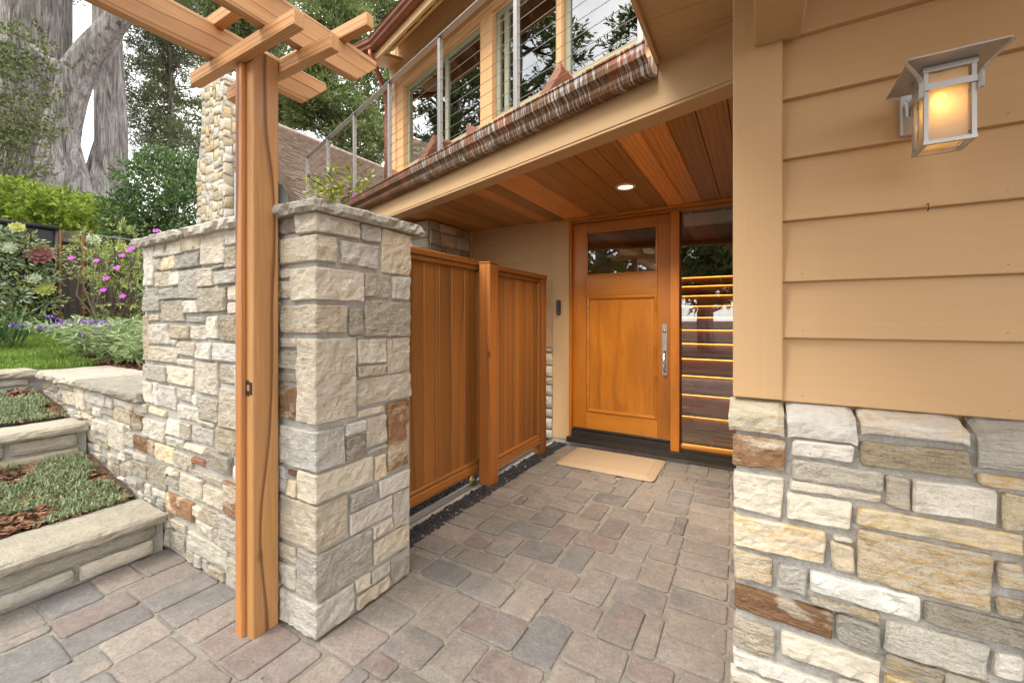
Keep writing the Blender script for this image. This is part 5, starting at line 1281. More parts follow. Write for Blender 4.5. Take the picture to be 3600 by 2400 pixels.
# ------------------------------------------------------------------ garden ground, lawn
def zg(x, y=0.0): return 0.80 + min(0.28, max(0.0, (-5.1 - x)) * 0.088)
def sheet(name, x0, x1, y0, y1, nx, ny, zf, mat, kind='structure'):
    V = []; Fc = []
    for i in range(nx + 1):
        for j in range(ny + 1):
            x = x0 + (x1 - x0) * i / nx; y = y0 + (y1 - y0) * j / ny; V.append((x, y, zf(x, y)))
    for i in range(nx):
        for j in range(ny): q = i * (ny + 1) + j; Fc.append((q, q + 1, q + ny + 2, q + ny + 1))
    return tag(poly(name, V, Fc, mat, None, smooth=True), kind=kind)
nz2 = lambda x, y: 0.02 * mnoise.noise(Vector((x * 2, y * 2, 0)))
sheet('garden_bed', -9.5, -3.04, 1.40, 2.35, 60, 10, lambda x, y: zg(x) - 0.03 + nz2(x, y), M['soil'])
sheet('garden_terrain', -60, -3.04, 2.35, 60, 40, 30, lambda x, y: zg(x) - 0.035, M['soil'])
sheet('hill_side', -60, -9.5, -60, 2.35, 20, 20, lambda x, y: zg(x) - 0.035, M['soil'])
M['turf'] = grit_mat('turf', (0.05, 0.09, 0.018), (0.11, 0.17, 0.04), 60)
def lawn_edge(x): return 1.38
sheet('lawn', -9.5, -5.24, -6, 1.40, 24, 30, lambda x, y: zg(x) - 0.02 + nz2(x, y), M['turf'])
nrg = np.random.RandomState(12)
def blades(n, xr, yr, zf, hmin, hmax, w, lean, seed, dirbias=None):
    r = np.random.RandomState(seed); x = r.uniform(*xr, n); y = r.uniform(*yr, n); z = np.array([zf(a, b) for a, b in zip(x, y)])
    h = r.uniform(hmin, hmax, n); a = r.uniform(0, 6.283, n); l = r.uniform(0.2, 1, n) * lean
    dx, dy = np.cos(a), np.sin(a); b = a + 1.57 + r.uniform(-0.5, 0.5, n); wx, wy = np.cos(b) * w, np.sin(b) * w
    P = np.stack([x, y, z], 1)
    mid = P + np.stack([dx * h * l * 0.5, dy * h * l * 0.5, h * np.sqrt(1 - 0.25 * l * l) * 0.6], 1); tip = P + np.stack([dx * h * l, dy * h * l, h * np.sqrt(np.maximum(0.05, 1 - l * l))], 1)
    W = np.stack([wx, wy, np.zeros(n)], 1)
    return np.stack([P - W * 0.5, mid - W * 0.5, tip, mid + W * 0.5], 1)
M['grass'] = leaf_mat('grass_blade', (0.09, 0.17, 0.025), (0.30, 0.42, 0.08), 0.5, 0.35)
q = blades(42000, (-8.0, -5.27), (-0.6, 1.42), lambda x, y: zg(x) - 0.025, 0.025, 0.06, 0.008, 0.7, 3)
tag(soup('grass', q, M['grass'], None), 'short green lawn grass above the stone planter steps', 'grass', kind='stuff')
# lawn bulges into the bed on the left
q = blades(9000, (-8.0, -6.1), (1.40, 1.62), lambda x, y: zg(x) - 0.03, 0.025, 0.06, 0.008, 0.7, 4)
tag(soup('grass', q, M['grass'], None), 'lawn grass running up to the foot of the flower bed', 'grass', kind='stuff')
# groundcover on the terraces
def bedz(xa, xb, z): return lambda x, y: z + 0.117 * (1 - min(1, max(0, (x + 0.10 - xa) / (xb - xa))))
M['gcover'] = leaf_mat('groundcover_leaf', (0.12, 0.175, 0.07), (0.38, 0.44, 0.25), 0.55, 0.2)
M['mulch'] = leaf_mat('bark_chip', (0.085, 0.035, 0.018), (0.27, 0.125, 0.065), 0.85, 0.0)
def chips(n, xr, yr, zf, seed, smin=0.012, smax=0.032, lift=0.014):
    r = np.random.RandomState(seed); x = r.uniform(*xr, n); y = r.uniform(*yr, n); z = np.array([zf(a, b) for a, b in zip(x, y)]) + r.uniform(0.002, lift, n)
    a = r.uniform(0, 6.283, n); L_ = r.uniform(smin, smax, n); w = L_ * r.uniform(0.25, 0.5, n); t = r.uniform(-0.5, 0.5, n)
    U = np.stack([np.cos(a), np.sin(a), t], 1) * L_[:, None]; W = np.stack([-np.sin(a), np.cos(a), r.uniform(-0.5, 0.5, n)], 1) * w[:, None]; P = np.stack([x, y, z], 1)
    return np.stack([P - U - W, P + U - W * 0.7, P + U * 0.9 + W, P - U + W * 0.8], 1)
for nm, xr, zf, sd, lab in (('lower', (-3.80, -2.99), bedz(-3.66, -2.96, 0.215), 21, 'grey-green groundcover and bark in the lower planter bed'), ('upper', (-4.92, -4.12), bedz(-4.8, -4.1, 0.545), 22, 'grey-green groundcover and bark in the upper planter bed')):
    q = blades(26000, xr, (-1.0, 0.93), zf, 0.022, 0.055, 0.0075, 0.985, sd)
    c = q[:, 0, :]; keep = np.array([mnoise.noise(Vector((p[0] * 3.4, p[1] * 3.4, sd))) + 0.45 * mnoise.noise(Vector((p[0] * 9, p[1] * 9, sd))) > -0.20 for p in c])
    tag(soup('groundcover', q[keep], M['gcover'], None), lab, 'groundcover', kind='stuff')
    q = chips(6500, xr, (-1.0, 0.94), zf, sd + 5, 0.008, 0.022, 0.022)
    tag(soup('bark_mulch', q, M['mulch'], None), lab.replace('groundcover and bark', 'bed bark chips').replace('grey-green bed', 'brown'), 'mulch', kind='stuff')
q = chips(9000, (-6.6, -3.05), (1.42, 2.3), lambda x, y: zg(x) - 0.03 + nz2(x, y), 31, 0.012, 0.03, 0.02)
tag(soup('bark_mulch', q, M['mulch'], None), 'brown bark mulch under the purple sage behind the low wall', 'mulch', kind='stuff')

# ------------------------------------------------------------------ leaf helpers
def rand_dirs(r, n):
    v = r.normal(size=(n, 3)); return v / np.linalg.norm(v, axis=1)[:, None]
def leaf_quads(P, U, L_, w, r):
    """diamond leaves at P along unit U"""
    n = len(P); S = np.cross(U, rand_dirs(r, n)); S /= np.linalg.norm(S, axis=1)[:, None] + 1e-9
    L_ = np.broadcast_to(np.asarray(L_, float), (n,))[:, None]; w = np.broadcast_to(np.asarray(w, float), (n,))[:, None]
    return np.stack([P, P + U * L_ * 0.5 - S * w * 0.5, P + U * L_, P + U * L_ * 0.5 + S * w * 0.5], 1)
def joined_tubes(name, paths, mat, parent, n=5):
    mb_ = MB()
    for pts, rad in paths:
        pts = [Vector(p) for p in pts]
        if len(pts) < 2: continue
        V = []; Fc = []; up = Vector((0.3, 0.2, 1))
        for i, p in enumerate(pts):
            t = (pts[min(i + 1, len(pts) - 1)] - pts[max(i - 1, 0)]); t = t.normalized() if t.length > 1e-6 else Vector((0, 0, 1))
            a = t.cross(up if abs(t.dot(up.normalized())) < 0.95 else Vector((1, 0, 0))).normalized(); b = t.cross(a)
            for k in range(n): th = 6.283 * k / n; V.append(p + (a * math.cos(th) + b * math.sin(th)) * rad[i])
        for i in range(len(pts) - 1):
            for k in range(n): Fc.append((i * n + k, i * n + (k + 1) % n, (i + 1) * n + (k + 1) % n, (i + 1) * n + k))
        mb_.add(V, Fc)
    return poly(name, mb_.v, mb_.f, mat, parent, smooth=True, recalc=False)
M['bark'] = bark_mat('cypress_bark', (0.11, 0.095, 0.085), (0.50, 0.465, 0.44)); M['twig'] = simple('twig_bark', (0.115, 0.085, 0.065), 0.9, 0, 0.3)
M['cyp'] = leaf_mat('cypress_foliage', (0.055, 0.085, 0.025), (0.22, 0.27, 0.085), 0.6, 0.3)
M['pine'] = leaf_mat('pine_needles', (0.06, 0.085, 0.035), (0.21, 0.24, 0.11), 0.6, 0.3)
M['laurel'] = leaf_mat('laurel_leaf', (0.09, 0.16, 0.018), (0.40, 0.50, 0.07), 0.38, 0.35)
M['boxw'] = leaf_mat('dark_shrub_leaf', (0.035, 0.085, 0.024), (0.19, 0.29, 0.10), 0.38, 0.2)
M['oak'] = leaf_mat('oak_leaf', (0.045, 0.07, 0.028), (0.25, 0.29, 0.10), 0.42, 0.25)

def big_trunk(name, spec, t, label, extra=(), seed=1, cat='tree', crown=None, group=None, leaf='cyp', nleaf=9000):
    """spec: (px, py, width px); trunk seen at depth t"""
    root_p = atD(spec[0][0], spec[0][1], t); rt = empty(name, (root_p[0], root_p[1], 1.0), label, cat, group)
    def tr(spec_, nm, parent):
        pts = []; rad = []
        for a, b in zip(spec_[:-1], spec_[1:]):
            for k in range(5):
                f = k / 5; pts.append([a[i] + (b[i] - a[i]) * f for i in range(3)])
        pts.append(list(spec_[-1])); n = 40; V = []; Fc = []
        for i, (px_, py_, w) in enumerate(pts):
            c = Vector(atD(px_, py_, t)); r0 = w / 2 / F * t
            q0 = Vector(atD(*pts[max(0, i - 1)][:2], t)); q1 = Vector(atD(*pts[min(len(pts) - 1, i + 1)][:2], t)); ax = (q1 - q0).normalized()
            a = ax.cross(Vector((0.2, 1, 0.1))).normalized(); b = ax.cross(a)
            for k in range(n):
                th = 6.283 * k / n; d = a * math.cos(th) + b * math.sin(th)
                rid = 0.13 * mnoise.noise(Vector((math.cos(th) * 2.6 + seed, math.sin(th) * 2.6, i * 0.06 + seed))) + 0.06 * mnoise.noise(Vector((math.cos(th) * 8, math.sin(th) * 8 + seed, i * 0.12)))
                V.append(c + d * r0 * (1 + rid))
        for i in range(len(pts) - 1):
            for k in range(n): Fc.append((i * n + k, i * n + (k + 1) % n, (i + 1) * n + (k + 1) % n, (i + 1) * n + k))
        return poly(nm, V, Fc, M['bark'], parent, smooth=True, recalc=False)
    low = list(spec[0]); g = low.copy(); g[1] = HZ + (H - 0.9) / t * F; g[2] = low[2] * 1.35
    tr([tuple(g)] + list(spec), 'trunk', rt)
    for e in extra: tr(e, 'limb', rt)
    if crown: spray(rt, crown, M[leaf], nleaf, seed)
    return rt
def spray(rt, crown, mat, nleaf, seed, nbr=60, trunk=None, L_=0.22, w=0.055, per=45):
    """crown: list of ellipsoids (centre, radii); drooping sprays of foliage fed by thin branches"""
    r = np.random.RandomState(seed); ells = crown; vol = np.array([e[1][0] * e[1][1] * e[1][2] for e in ells]); vol /= vol.sum()
    nc = max(4, nleaf // per); which = r.choice(len(ells), nc, p=vol)
    C = np.array([ells[k][0] for k in which]); R = np.array([ells[k][1] for k in which])
    d = rand_dirs(r, nc) * (r.uniform(0.25, 1, (nc, 1)) ** 0.45); cen = C + d * R
    sc = r.uniform(0.6, 1.35, nc)
    out = []
    ax = np.stack([d[:, 0], d[:, 1], r.uniform(-0.25, 0.35, nc)], 1); ax /= np.linalg.norm(ax, axis=1)[:, None] + 1e-6
    for k in range(per):
        f = r.uniform(-1, 1, (nc, 1)); P = cen + ax * f * 0.42 * sc[:, None] + r.normal(size=(nc, 3)) * np.array([0.13, 0.13, 0.055]) * sc[:, None]
        U = ax * r.uniform(0.2, 1.2, (nc, 1)) + r.normal(size=(nc, 3)) * 0.55; U[:, 2] += 0.15; U /= np.linalg.norm(U, axis=1)[:, None]
        out.append(leaf_quads(P, U, L_ * r.uniform(0.5, 1.2, nc), w * r.uniform(0.6, 1.2, nc), r))
    q = np.concatenate(out); soup('crown', q, mat, rt, tuple(ells[0][0]))
    paths = []
    if trunk is not None:
        tb, tt = np.array(trunk[0]), np.array(trunk[1])
        sel = r.choice(nc, min(nc, nbr), replace=False)
        for k in sel:
            e = cen[k]; f = np.clip((e[2] - tb[2]) / (tt[2] - tb[2]) + r.uniform(-0.12, 0.05), 0.05, 0.97); s0 = tb + (tt - tb) * f
            m1 = s0 + (e - s0) * 0.35 + np.array([0, 0, 0.15]) * r.normal(); m2 = s0 + (e - s0) * 0.7 + r.normal(size=3) * 0.15
            r0 = trunk[2] * 0.22; paths.append(([s0, m1, m2, e], [r0, r0 * 0.7, r0 * 0.4, r0 * 0.15]))
        joined_tubes('branches', paths, M['twig'], rt, 5)
def conifer(name, base, top, r0, crown, label, leaf, nleaf, seed, group=None, nbr=80, L_=0.22, w=0.055, per=45):
    rt = empty(name, base, label, 'tree', group)
    pts = [Vector(base) + (Vector(top) - Vector(base)) * f + Vector((0.25 * mnoise.noise(Vector((f * 4, seed, 0))), 0.25 * mnoise.noise(Vector((f * 4, seed, 5))), 0)) * (1 if 0 < f < 1 else 0) for f in [i / 10 for i in range(11)]]
    tube('trunk', pts, [r0 * (1 - 0.8 * i / 10) for i in range(11)], M['bark'], rt, 12)
    spray(rt, crown, M[leaf], nleaf, seed, nbr, (base, top, r0), L_, w, per)
    return rt
def ep(px, py, t, rx, ry, rz): return (atD(px, py, t), (rx, ry, rz))
# ---- the big cypresses on the left
big_trunk('cypress_tree', [(70, 720, 250), (85, 350, 215), (100, 0, 205), (115, -500, 190), (120, -900, 120)], 14.5, 'massive furrowed cypress trunk at the left edge of the picture',
          extra=[[(15, 640, 110), (18, 300, 100), (10, 0, 105), (0, -400, 90)]], seed=3, crown=[ep(200, -500, 14.5, 2.5, 2.5, 2.5), ep(270, 10, 15.5, 0.9, 0.9, 0.55)], nleaf=14000, group='old cypress trees beyond the garden')
big_trunk('cypress_tree', [(225, 690, 170), (215, 600, 130), (212, 510, 100), (222, 434, 98), (250, 340, 84), (274, 255, 90), (325, 180, 84), (385, 105, 72), (460, 20, 66), (560, -120, 56), (640, -260, 46)], 13.0,
          'leaning forked grey cypress trunk between two upright trunks', extra=[[(278, 690, 80), (262, 580, 62), (240, 470, 50)], [(235, 300, 50), (205, 235, 34), (150, 190, 22), (110, 160, 12)]], seed=5,
          crown=[ep(560, -250, 13, 1.6, 1.6, 1.0)], nleaf=6000, group='old cypress trees beyond the garden')
big_trunk('cypress_tree', [(345, 700, 190), (375, 610, 115), (390, 510, 90), (391, 434, 88), (385, 255, 78), (378, 120, 76), (370, 0, 66), (370, -400, 56)], 14.0,
          'upright grey cypress trunk just left of the pergola beam', seed=9, crown=[ep(420, -420, 14, 2.0, 2.0, 1.6)], nleaf=7000, group='old cypress trees beyond the garden')
# ---- pines and cypresses behind chimney and roof
G2 = 'evergreens behind the neighboring roof'
conifer('pine_tree', tuple(atD(640, 1100, 17)), tuple(atD(560, -350, 17)), 0.15, [ep(520, 330, 17, 1.3, 1.2, 2.4), ep(620, 120, 17, 1.8, 1.2, 1.2), ep(620, 560, 17, 1.3, 1.2, 1.4), ep(480, 60, 17, 1.0, 1.0, 0.9)],
        'airy pine with bright sky through its needles left of the chimney', 'pine', 38000, 41, G2, 120, 0.20, 0.03, 40)
conifer('pine_tree', tuple(atD(1000, 1000, 20)), tuple(atD(960, -300, 20)), 0.32, [ep(880, 80, 20, 2.2, 1.5, 2.0), ep(1000, 330, 20, 1.7, 1.5, 1.6), ep(700, 60, 20, 1.6, 1.2, 1.2)],
        'tall cypress behind the crossing pergola beams', 'cyp', 34000, 43, G2, 120, 0.27, 0.065, 45)
conifer('pine_tree', tuple(atD(1185, 1000, 16)), tuple(atD(1175, -250, 16)), 0.30, [ep(1160, 120, 16, 1.5, 1.2, 1.7), ep(1150, 380, 16, 1.5, 1.2, 1.0), ep(1270, 500, 16, 1.1, 1.0, 1.3), ep(1080, 300, 16, 1.0, 1.0, 1.0)],
        'cypress with layered green sprays right above the shingle roof', 'cyp', 30000, 47, G2, 110, 0.22, 0.06, 45)
conifer('pine_tree', tuple(atD(1420, 1000, 24)), tuple(atD(1400, -100, 24)), 0.36, [ep(1330, 330, 24, 2.0, 1.5, 3.2), ep(1290, 80, 24, 2.6, 1.6, 2.0)],
        'farther cypress showing between balcony railing and corner of the house', 'cyp', 24000, 53, G2, 100, 0.30, 0.08, 45)
conifer('pine_tree', tuple(atD(820, 1000, 30)), tuple(atD(800, -200, 30)), 0.4, [ep(640, 330, 30, 4.0, 2, 5.0), ep(1000, 200, 30, 3.5, 2, 5.0)],
        'most distant grey-green evergreen seen through the nearer crowns', 'pine', 24000, 59, G2, 60, 0.34, 0.07, 45)
# ---- trees at the left and behind, mirrored in the windows
G3 = 'trees across the garden mirrored in the windows'
conifer('cypress_tree', (-15, -2.5, 0.9), (-15, -2.5, 17), 0.5, [((-15, -2.5, 8), (2.6, 3.0, 2.6)), ((-14.5, -2, 12.5), (2.8, 3.2, 2.8)), ((-15, -4, 5), (2, 2.4, 1.6))], 'tall cypress mirrored in the left balcony window', 'cyp', 13000, 61, G3, 90, 0.40, 0.10, 45)
conifer('cypress_tree', (-17.5, -0.4, 0.9), (-17.5, -0.4, 17), 0.5, [((-17.5, -0.3, 8), (2.4, 2.4, 3.0)), ((-17.3, 0, 12.5), (2.4, 2.4, 2.6))], 'broad cypress mirrored in the balcony window next to the house corner', 'cyp', 9500, 79, G3, 90, 0.40, 0.10, 45)
conifer('cypress_tree', (-12.5, -8.5, 0.9), (-12.5, -8.5, 16), 0.45, [((-12.5, -8.5, 8), (2.6, 2.6, 3.0)), ((-12, -8, 12.5), (2.6, 2.6, 2.6))], 'tall cypress mirrored in the right balcony window', 'cyp', 12000, 67, G3, 90, 0.40, 0.10, 45)
conifer('cypress_tree', (-6.5, -12, 0.0), (-6.5, -12, 13), 0.4, [((-6.5, -12, 5), (2.2, 2.0, 2.8)), ((-6.2, -12, 9.5), (2.0, 2, 2.4))], 'tree mirrored in the glass of the front door', 'cyp', 20000, 71, G3, 80, 0.40, 0.10, 45)
conifer('cypress_tree', (-1.8, -11.5, 0.0), (-1.8, -11.5, 11), 0.35, [((-1.8, -11.5, 4), (1.9, 1.6, 2.2)), ((-1.6, -11.5, 7.4), (1.8, 1.6, 2.0))], 'tree mirrored in the sidelight beside the front door', 'cyp', 20000, 73, G3, 80, 0.40, 0.10, 45)

# ------------------------------------------------------------------ shrubs
def shrub(name, label, ells, mat, n, L_, w, seed, base, stems=14, shell=0.5, cat='shrub', group=None, upright=0.2):
    rt = empty(name, base, label, cat, group); r = np.random.RandomState(seed)
    vol = np.array([e[1][0] * e[1][1] * e[1][2] for e in ells]) ** 0.7; vol /= vol.sum(); per = 12; nc = n // per; which = r.choice(len(ells), nc, p=vol)
    C = np.array([ells[k][0] for k in which]); R = np.array([ells[k][1] for k in which]); d = rand_dirs(r, nc)
    nzv = np.array([mnoise.noise(Vector((x * 2.1 + seed, y * 2.1, z * 2.1))) for x, y, z in d]); cen = C + d * R * (r.uniform(shell, 1.0, (nc, 1)) ** 0.6) * (1 + 0.28 * nzv[:, None])
    ax = d * 0.8 + r.normal(size=(nc, 3)) * 0.5; ax[:, 2] += upright; ax /= np.linalg.norm(ax, axis=1)[:, None]; out = []
    tw = L_ * 2.4
    for k in range(per):
        f = r.uniform(0, 1, (nc, 1)); U = ax * 0.7 + rand_dirs(r, nc) * 0.8; U /= np.linalg.norm(U, axis=1)[:, None]
        out.append(leaf_quads(cen + ax * f * tw, U, L_ * r.uniform(0.6, 1.2, nc), w * r.uniform(0.7, 1.2, nc), r))
    soup('foliage', np.concatenate(out), mat, rt, tuple(ells[0][0]))
    paths = []; b = np.array(base)
    for k in r.choice(nc, stems * 4, replace=False):
        e = cen[k]; m = b + (e - b) * 0.55 + r.normal(size=3) * 0.08; m[2] = b[2] + (e[2] - b[2]) * 0.5; paths.append(([b + r.normal(size=3) * np.array([0.06, 0.06, 0]), m, e], [0.018, 0.010, 0.004]))
    joined_tubes('stems', paths, M['twig'], rt, 5); return rt
shrub('dark_shrub', 'dense dark green rounded shrub in front of the stone chimney', [ep(575, 690, 8.2, 0.78, 0.7, 0.72), ep(600, 620, 8.2, 0.5, 0.5, 0.5), ep(670, 760, 8.0, 0.5, 0.5, 0.6), ep(480, 770, 8.0, 0.55, 0.5, 0.5), ep(575, 900, 8.2, 0.7, 0.6, 0.8)], M['boxw'], 30000, 0.060, 0.030, 81, tuple(atD(575, 1140, 8.2)))
shrub('laurel_shrub', 'bright yellow-green leafy shrub above the planted fence panels', [ep(60, 720, 8.6, 0.8, 0.5, 0.38), ep(230, 760, 8.6, 0.8, 0.5, 0.42), ep(390, 790, 8.4, 0.6, 0.45, 0.32), ep(120, 800, 8.6, 1.0, 0.5, 0.5)], M['laurel'], 15000, 0.10, 0.048, 83, tuple(atD(200, 1120, 8.8)), shell=0.6)
shrub('oak_tree', 'small-leaved oak boughs overhanging the left edge of the garden', [ep(30, 330, 10, 1.0, 0.9, 1.3), ep(90, 180, 10, 0.6, 0.6, 0.6), ep(20, 560, 10, 0.9, 0.7, 0.6), ep(130, 430, 10, 0.55, 0.5, 0.3), ep(-200, 300, 10, 1.5, 1.5, 2.2)], M['oak'], 17000, 0.085, 0.042, 87, tuple(atD(-150, 1150, 10)), shell=0.35, cat='tree')
shrub('rhododendron', 'leafy plant with purple blossoms against the balcony railing', [ep(1180, 680, 4.75, 0.16, 0.16, 0.10), ep(1250, 670, 4.7, 0.10, 0.12, 0.14), ep(1200, 740, 4.7, 0.24, 0.22, 0.10)], leaf_mat('rhododendron_leaf', (0.05, 0.085, 0.02), (0.36, 0.38, 0.04), 0.35, 0.3), 620, 0.085, 0.030, 91, tuple(atD(1180, 1130, 4.7)), stems=6)
M['magenta'] = simple('magenta_petal', (0.52, 0.045, 0.50), 0.5, 0, 0.15); M['purple'] = leaf_mat('sage_flower', (0.14, 0.05, 0.30), (0.36, 0.20, 0.58), 0.6, 0.2)
def flower(name, c, r0, nrm_, mat, parent):
    nrm_ = Vector(nrm_).normalized(); a = nrm_.cross(Vector((0.1, 0.2, 1))).normalized(); b = nrm_.cross(a); V = [Vector(c)]; Fc = []
    for k in range(5):
        th = 6.283 * k / 5; V.append(Vector(c) + (a * math.cos(th - 0.5) + b * math.sin(th - 0.5)) * r0 * 0.75 + nrm_ * r0 * 0.3); V.append(Vector(c) + (a * math.cos(th) + b * math.sin(th)) * r0 + nrm_ * r0 * 0.22); V.append(Vector(c) + (a * math.cos(th + 0.5) + b * math.sin(th + 0.5)) * r0 * 0.75 + nrm_ * r0 * 0.3)
        Fc.append((0, 3 * k + 1, 3 * k + 2, 3 * k + 3))
    return poly(name, V, Fc, mat, parent, recalc=False)
rho = bpy.data.objects['rhododendron']
for px_, py_ in ((1220, 676), (1240, 693), (1193, 683), (1215, 690)):
    for k in range(3): flower('blossom', atD(px_ + random.uniform(-4, 4), py_ + random.uniform(-4, 4), 4.5), 0.022, (random.uniform(-.5, .5), -1, random.uniform(-.3, .5)), M['magenta'], rho)
# rock rose
rr_ = shrub('rock_rose', 'airy rock rose with magenta flowers before the planted fence', [ep(400, 940, 5.2, 0.36, 0.25, 0.30), ep(450, 860, 5.2, 0.20, 0.2, 0.25), ep(320, 900, 5.3, 0.3, 0.25, 0.25), ep(440, 1040, 5.0, 0.4, 0.25, 0.3)], leaf_mat('rock_rose_leaf', (0.14, 0.20, 0.04), (0.46, 0.50, 0.18), 0.5, 0.35), 2600, 0.055, 0.016, 93, tuple(atD(400, 1190, 5.2)), stems=14, cat='plant')
for px_, py_ in ((252, 909), (340, 918), (411, 942), (375, 979), (364, 1021), (430, 900), (468, 872), (550, 813), (455, 880), (432, 1043)):
    flower('blossom', atD(px_, py_, 4.7), 0.036, (0.6, -0.6, 0.8), M['magenta'], rr_)
# purple sage
sg = empty('sage_plant', (-5.5, 1.65, 0.82), 'sprawling grey-green sage with purple flower spikes behind the low wall', 'plant'); r = np.random.RandomState(5); paths = []; lv = []; fl = []
M['sageleaf'] = leaf_mat('sage_leaf', (0.13, 0.21, 0.065), (0.42, 0.52, 0.26), 0.55, 0.3)
for k in range(120):
    b = np.array([r.uniform(-6.0, -4.85), r.uniform(1.50, 2.0), zg(-5.4)]); a = r.uniform(0, 6.283); ln = r.uniform(0.4, 0.95); out_ = np.array([math.cos(a) * 0.75 + 0.15, math.sin(a) * 0.45 - 0.25, 0])
    pts = [b + out_ * ln * f + np.array([0, 0, ln * (0.95 * f - 0.55 * f * f) * r.uniform(0.9, 1.1)]) for f in (0, 0.25, 0.5, 0.75, 1.0)]; paths.append((pts, [0.004, 0.0035, 0.003, 0.0025, 0.002]))
    P = np.array([pts[0] + (np.array(pts[4]) - pts[0]) * 0 for _ in range(1)])
    for f in np.linspace(0.08, 0.92, 17):
        i = int(f * 4); g = f * 4 - i; p = np.array(pts[i]) * (1 - g) + np.array(pts[min(4, i + 1)]) * g
        for s_ in range(2): lv.append((p, r.uniform(0.07, 0.15) * (1.15 - 0.6 * f), 0.017))
    if k % 4 == 0:
        for f in np.linspace(0.72, 1.12, 16):
            i = min(3, int(f * 4)); g = f * 4 - i; p = np.array(pts[i]) * (1 - g) + np.array(pts[i + 1]) * g
            for s_ in range(3): fl.append(p + r.normal(size=3) * 0.006)
P = np.array([l[0] for l in lv]); U = rand_dirs(r, len(P)); U[:, 2] = U[:, 2] * 0.6 + 0.05; U /= np.linalg.norm(U, axis=1)[:, None]
soup('foliage', leaf_quads(P, U, [l[1] for l in lv], [l[2] for l in lv], r), M['sageleaf'], sg, (-5.5, 1.65, 1.0))
P = np.array(fl); soup('flower_spikes', leaf_quads(P, rand_dirs(r, len(P)), 0.026, 0.017, r), M['purple'], sg, (-5.5, 1.6, 1.3)); joined_tubes('stems', paths, M['sageleaf'], sg, 4)
# strap-leaf clump at far left
q = blades(90, (-6.75, -6.45), (0.85, 1.15), lambda x, y: zg(x) - 0.02, 0.28, 0.5, 0.035, 0.85, 77); o = empty('strap_leaf_plant', (-6.6, 1.0, zg(-6.6)), 'clump of long strap leaves at the edge of the lawn', 'plant')
soup('leaves', q, leaf_mat('strap_leaf', (0.06, 0.13, 0.05), (0.20, 0.30, 0.12), 0.4, 0.2), o, (-6.6, 1.0, 1.0))

# ------------------------------------------------------------------ planted fence panels and old fence
of = empty('board_fence', (-8.1, 1.9, 1.0), 'old weathered board fence between two planted panels', 'fence')
y = -2.0
while y < 4.0:
    kv = random.uniform(0.75, 1.2); box('board', -8.10, -8.075, y, y + 0.088, 0.95, 2.42 + random.uniform(-0.02, 0.02), M['oldwood'], of, 0.004, (kv, kv, kv)); y += 0.092
box('rail', -8.074, -8.03, -2.0, 4.0, 2.26, 2.31, M['oldwood'], of, 0.004, (1.3, 1.2, 1.1))
M['succ'] = leaf_mat('succulent_leaf', (0.12, 0.20, 0.04), (0.52, 0.56, 0.19), 0.4, 0.25); M['succ2'] = leaf_mat('blue_succulent', (0.18, 0.26, 0.16), (0.50, 0.57, 0.40), 0.45, 0.15)
M['rose'] = simple('purple_rosette', (0.20, 0.075, 0.07), 0.4, 0, 0.25); M['rosey'] = simple('lime_rosette', (0.36, 0.38, 0.09), 0.4, 0, 0.2); M['rosep'] = simple('pale_rosette', (0.42, 0.48, 0.33), 0.45, 0, 0.15)
def rosette(c, R0, mat, parent, seed):
    rg = random.Random(seed); mb_ = MB(); ax = Vector((0.85, -0.35, 0.45)).normalized(); a = ax.cross(Vector((0, 0, 1))).normalized(); b = ax.cross(a)
    for ring, (n, ln, tilt) in enumerate(((13, 1.0, 0.18), (10, 0.72, 0.5), (7, 0.45, 0.95))):
        for k in range(n):
            th = 6.283 * (k + 0.5 * ring) / n + rg.uniform(-0.08, 0.08); d = a * math.cos(th) + b * math.sin(th); s_ = ax.cross(d); L_ = R0 * ln * rg.uniform(0.9, 1.08); wd = L_ * 0.30
            p = Vector(c); up = ax
            mb_.add([p, p + d * L_ * 0.55 + s_ * wd + up * L_ * tilt * 0.5, p + d * L_ + up * L_ * tilt, p + d * L_ * 0.55 - s_ * wd + up * L_ * tilt * 0.5, p + d * L_ * 0.5 + up * (L_ * tilt * 0.5 - wd * 0.25)], [(0, 1, 4), (0, 4, 3), (1, 2, 4), (4, 2, 3)])
    return poly('rosette', mb_.v, mb_.f, mat, parent, recalc=False)
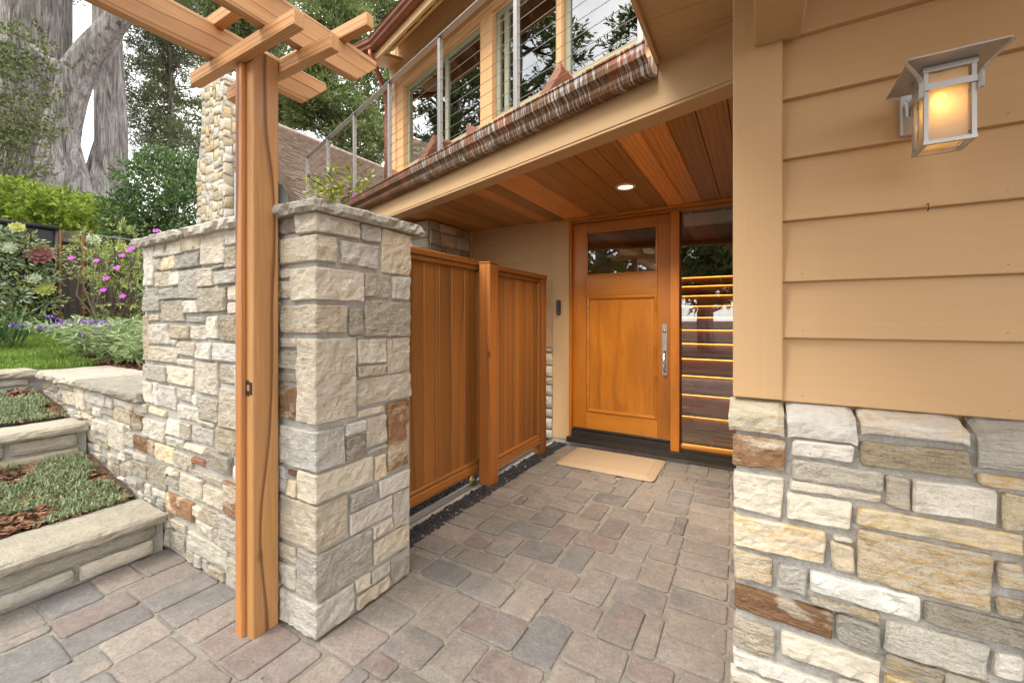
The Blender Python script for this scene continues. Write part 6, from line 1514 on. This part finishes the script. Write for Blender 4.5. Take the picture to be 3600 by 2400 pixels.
def planted_panel(y0, y1, zt, label, seed, rosettes):
    pn = empty('planted_panel', (-7.98, (y0 + y1) / 2, 1.05), label, 'living wall', 'planted panels on the fence')
    box('backing', -8.0, -7.96, y0, y1, 1.0, zt, M['black'], pn, 0)
    tube('top_pipe', [(-7.93, y0, zt + 0.01), (-7.93, y1, zt + 0.01)], 0.030, M['black'], pn, 10)
    for yy in (y0 + 0.02, y1 - 0.02):
        tube('side_pipe', [(-7.93, yy, zt), (-7.93, yy, 1.0)], 0.02, M['black'], pn, 8)
        box('side_board', -7.99, -7.94, yy - 0.05 if yy < y1 - 0.1 else yy + 0.021, yy - 0.021 if yy < y1 - 0.1 else yy + 0.05, 1.0, zt, M['gate_z'], pn, 0.003)
    r = np.random.RandomState(seed)
    for nm, mat, n, L_, w in (('succulents', M['succ'], 330, 0.065, 0.022), ('pale_succulents', M['succ2'], 190, 0.07, 0.026)):
        out = []
        for k in range(n):
            c = np.array([-7.93 + r.uniform(0, 0.06), r.uniform(y0 + 0.05, y1 - 0.05), r.uniform(1.0, zt - 0.14)]); m = 26; d = rand_dirs(r, m); d[:, 0] = np.abs(d[:, 0]) + 0.2; d /= np.linalg.norm(d, axis=1)[:, None]
            P = c + d * r.uniform(0.02, 0.13, (m, 1)) * r.uniform(0.6, 1.3); out.append(leaf_quads(P, d, L_ * r.uniform(0.6, 1.3, m), w, r))
        soup(nm, np.concatenate(out), mat, pn, (-7.9, (y0 + y1) / 2, 1.6))
    for k, (px_, py_, R0, mt_) in enumerate(rosettes): rosette(onX(px_, py_, -7.80), R0, M[mt_], pn, seed + k)
planted_panel(-1.2, 1.74, 2.40, 'black-framed vertical succulent panel with a large purple rosette', 301, [(142, 895, 0.15, 'rose'), (160, 1015, 0.12, 'rosey'), (30, 870, 0.09, 'rosep'), (120, 980, 0.08, 'rosep'), (60, 800, 0.08, 'rosey')])
planted_panel(2.0, 4.2, 2.36, 'black-framed vertical succulent panel half hidden by rock rose', 307, [(328, 842, 0.09, 'rosep'), (432, 875, 0.09, 'rosey'), (360, 920, 0.06, 'rose')])

# ------------------------------------------------------------------ litter, small fixings
r = np.random.RandomState(99); n = 150
x = np.where(r.rand(n) < 0.5, r.uniform(-1.5, -0.1, n), r.uniform(-2.6, -0.1, n)); y = np.where(r.rand(n) < 0.55, r.uniform(1.1, 3.75, n), r.uniform(0.2, 1.0, n))
ok = ~((x < XP + 0.02) & (y > YL - 0.14)) & ~((x > -0.12) & (y > 1.3)) & ~((x > -1.52) & (x < -0.62) & (y > 3.18)) ; x, y = x[ok], y[ok]; n = len(x)
a = r.uniform(0, 6.283, n); U = np.stack([np.cos(a), np.sin(a), r.uniform(0.05, 0.35, n)], 1); P = np.stack([x, y, np.full(n, 0.0025)], 1)
tag(soup('leaf_litter', leaf_quads(P, U, r.uniform(0.006, 0.022, n), r.uniform(0.002, 0.008, n), r), leaf_mat('dry_leaf', (0.06, 0.035, 0.02), (0.26, 0.16, 0.07), 0.8, 0.0), None), 'tiny dry leaves and needles scattered over the paving', 'leaf litter', kind='stuff')
for zb_ in zl[:-1]:
    for xx in (0.115, 0.52, 0.93, 1.34): tube('nail', [(xx, YW - 0.0185, zb_ + 0.022), (xx, YW - 0.0205, zb_ + 0.022)], 0.0028, M['tan_z'], house, 8)
hk = onY(3257, 735, YW - 0.016); tube('hook', [(hk[0], YW - 0.004, hk[2] + 0.014), (hk[0], YW - 0.030, hk[2] + 0.010), (hk[0], YW - 0.034, hk[2] - 0.002), (hk[0], YW - 0.026, hk[2] - 0.006)], 0.0016, M['bronze'], house, 6)
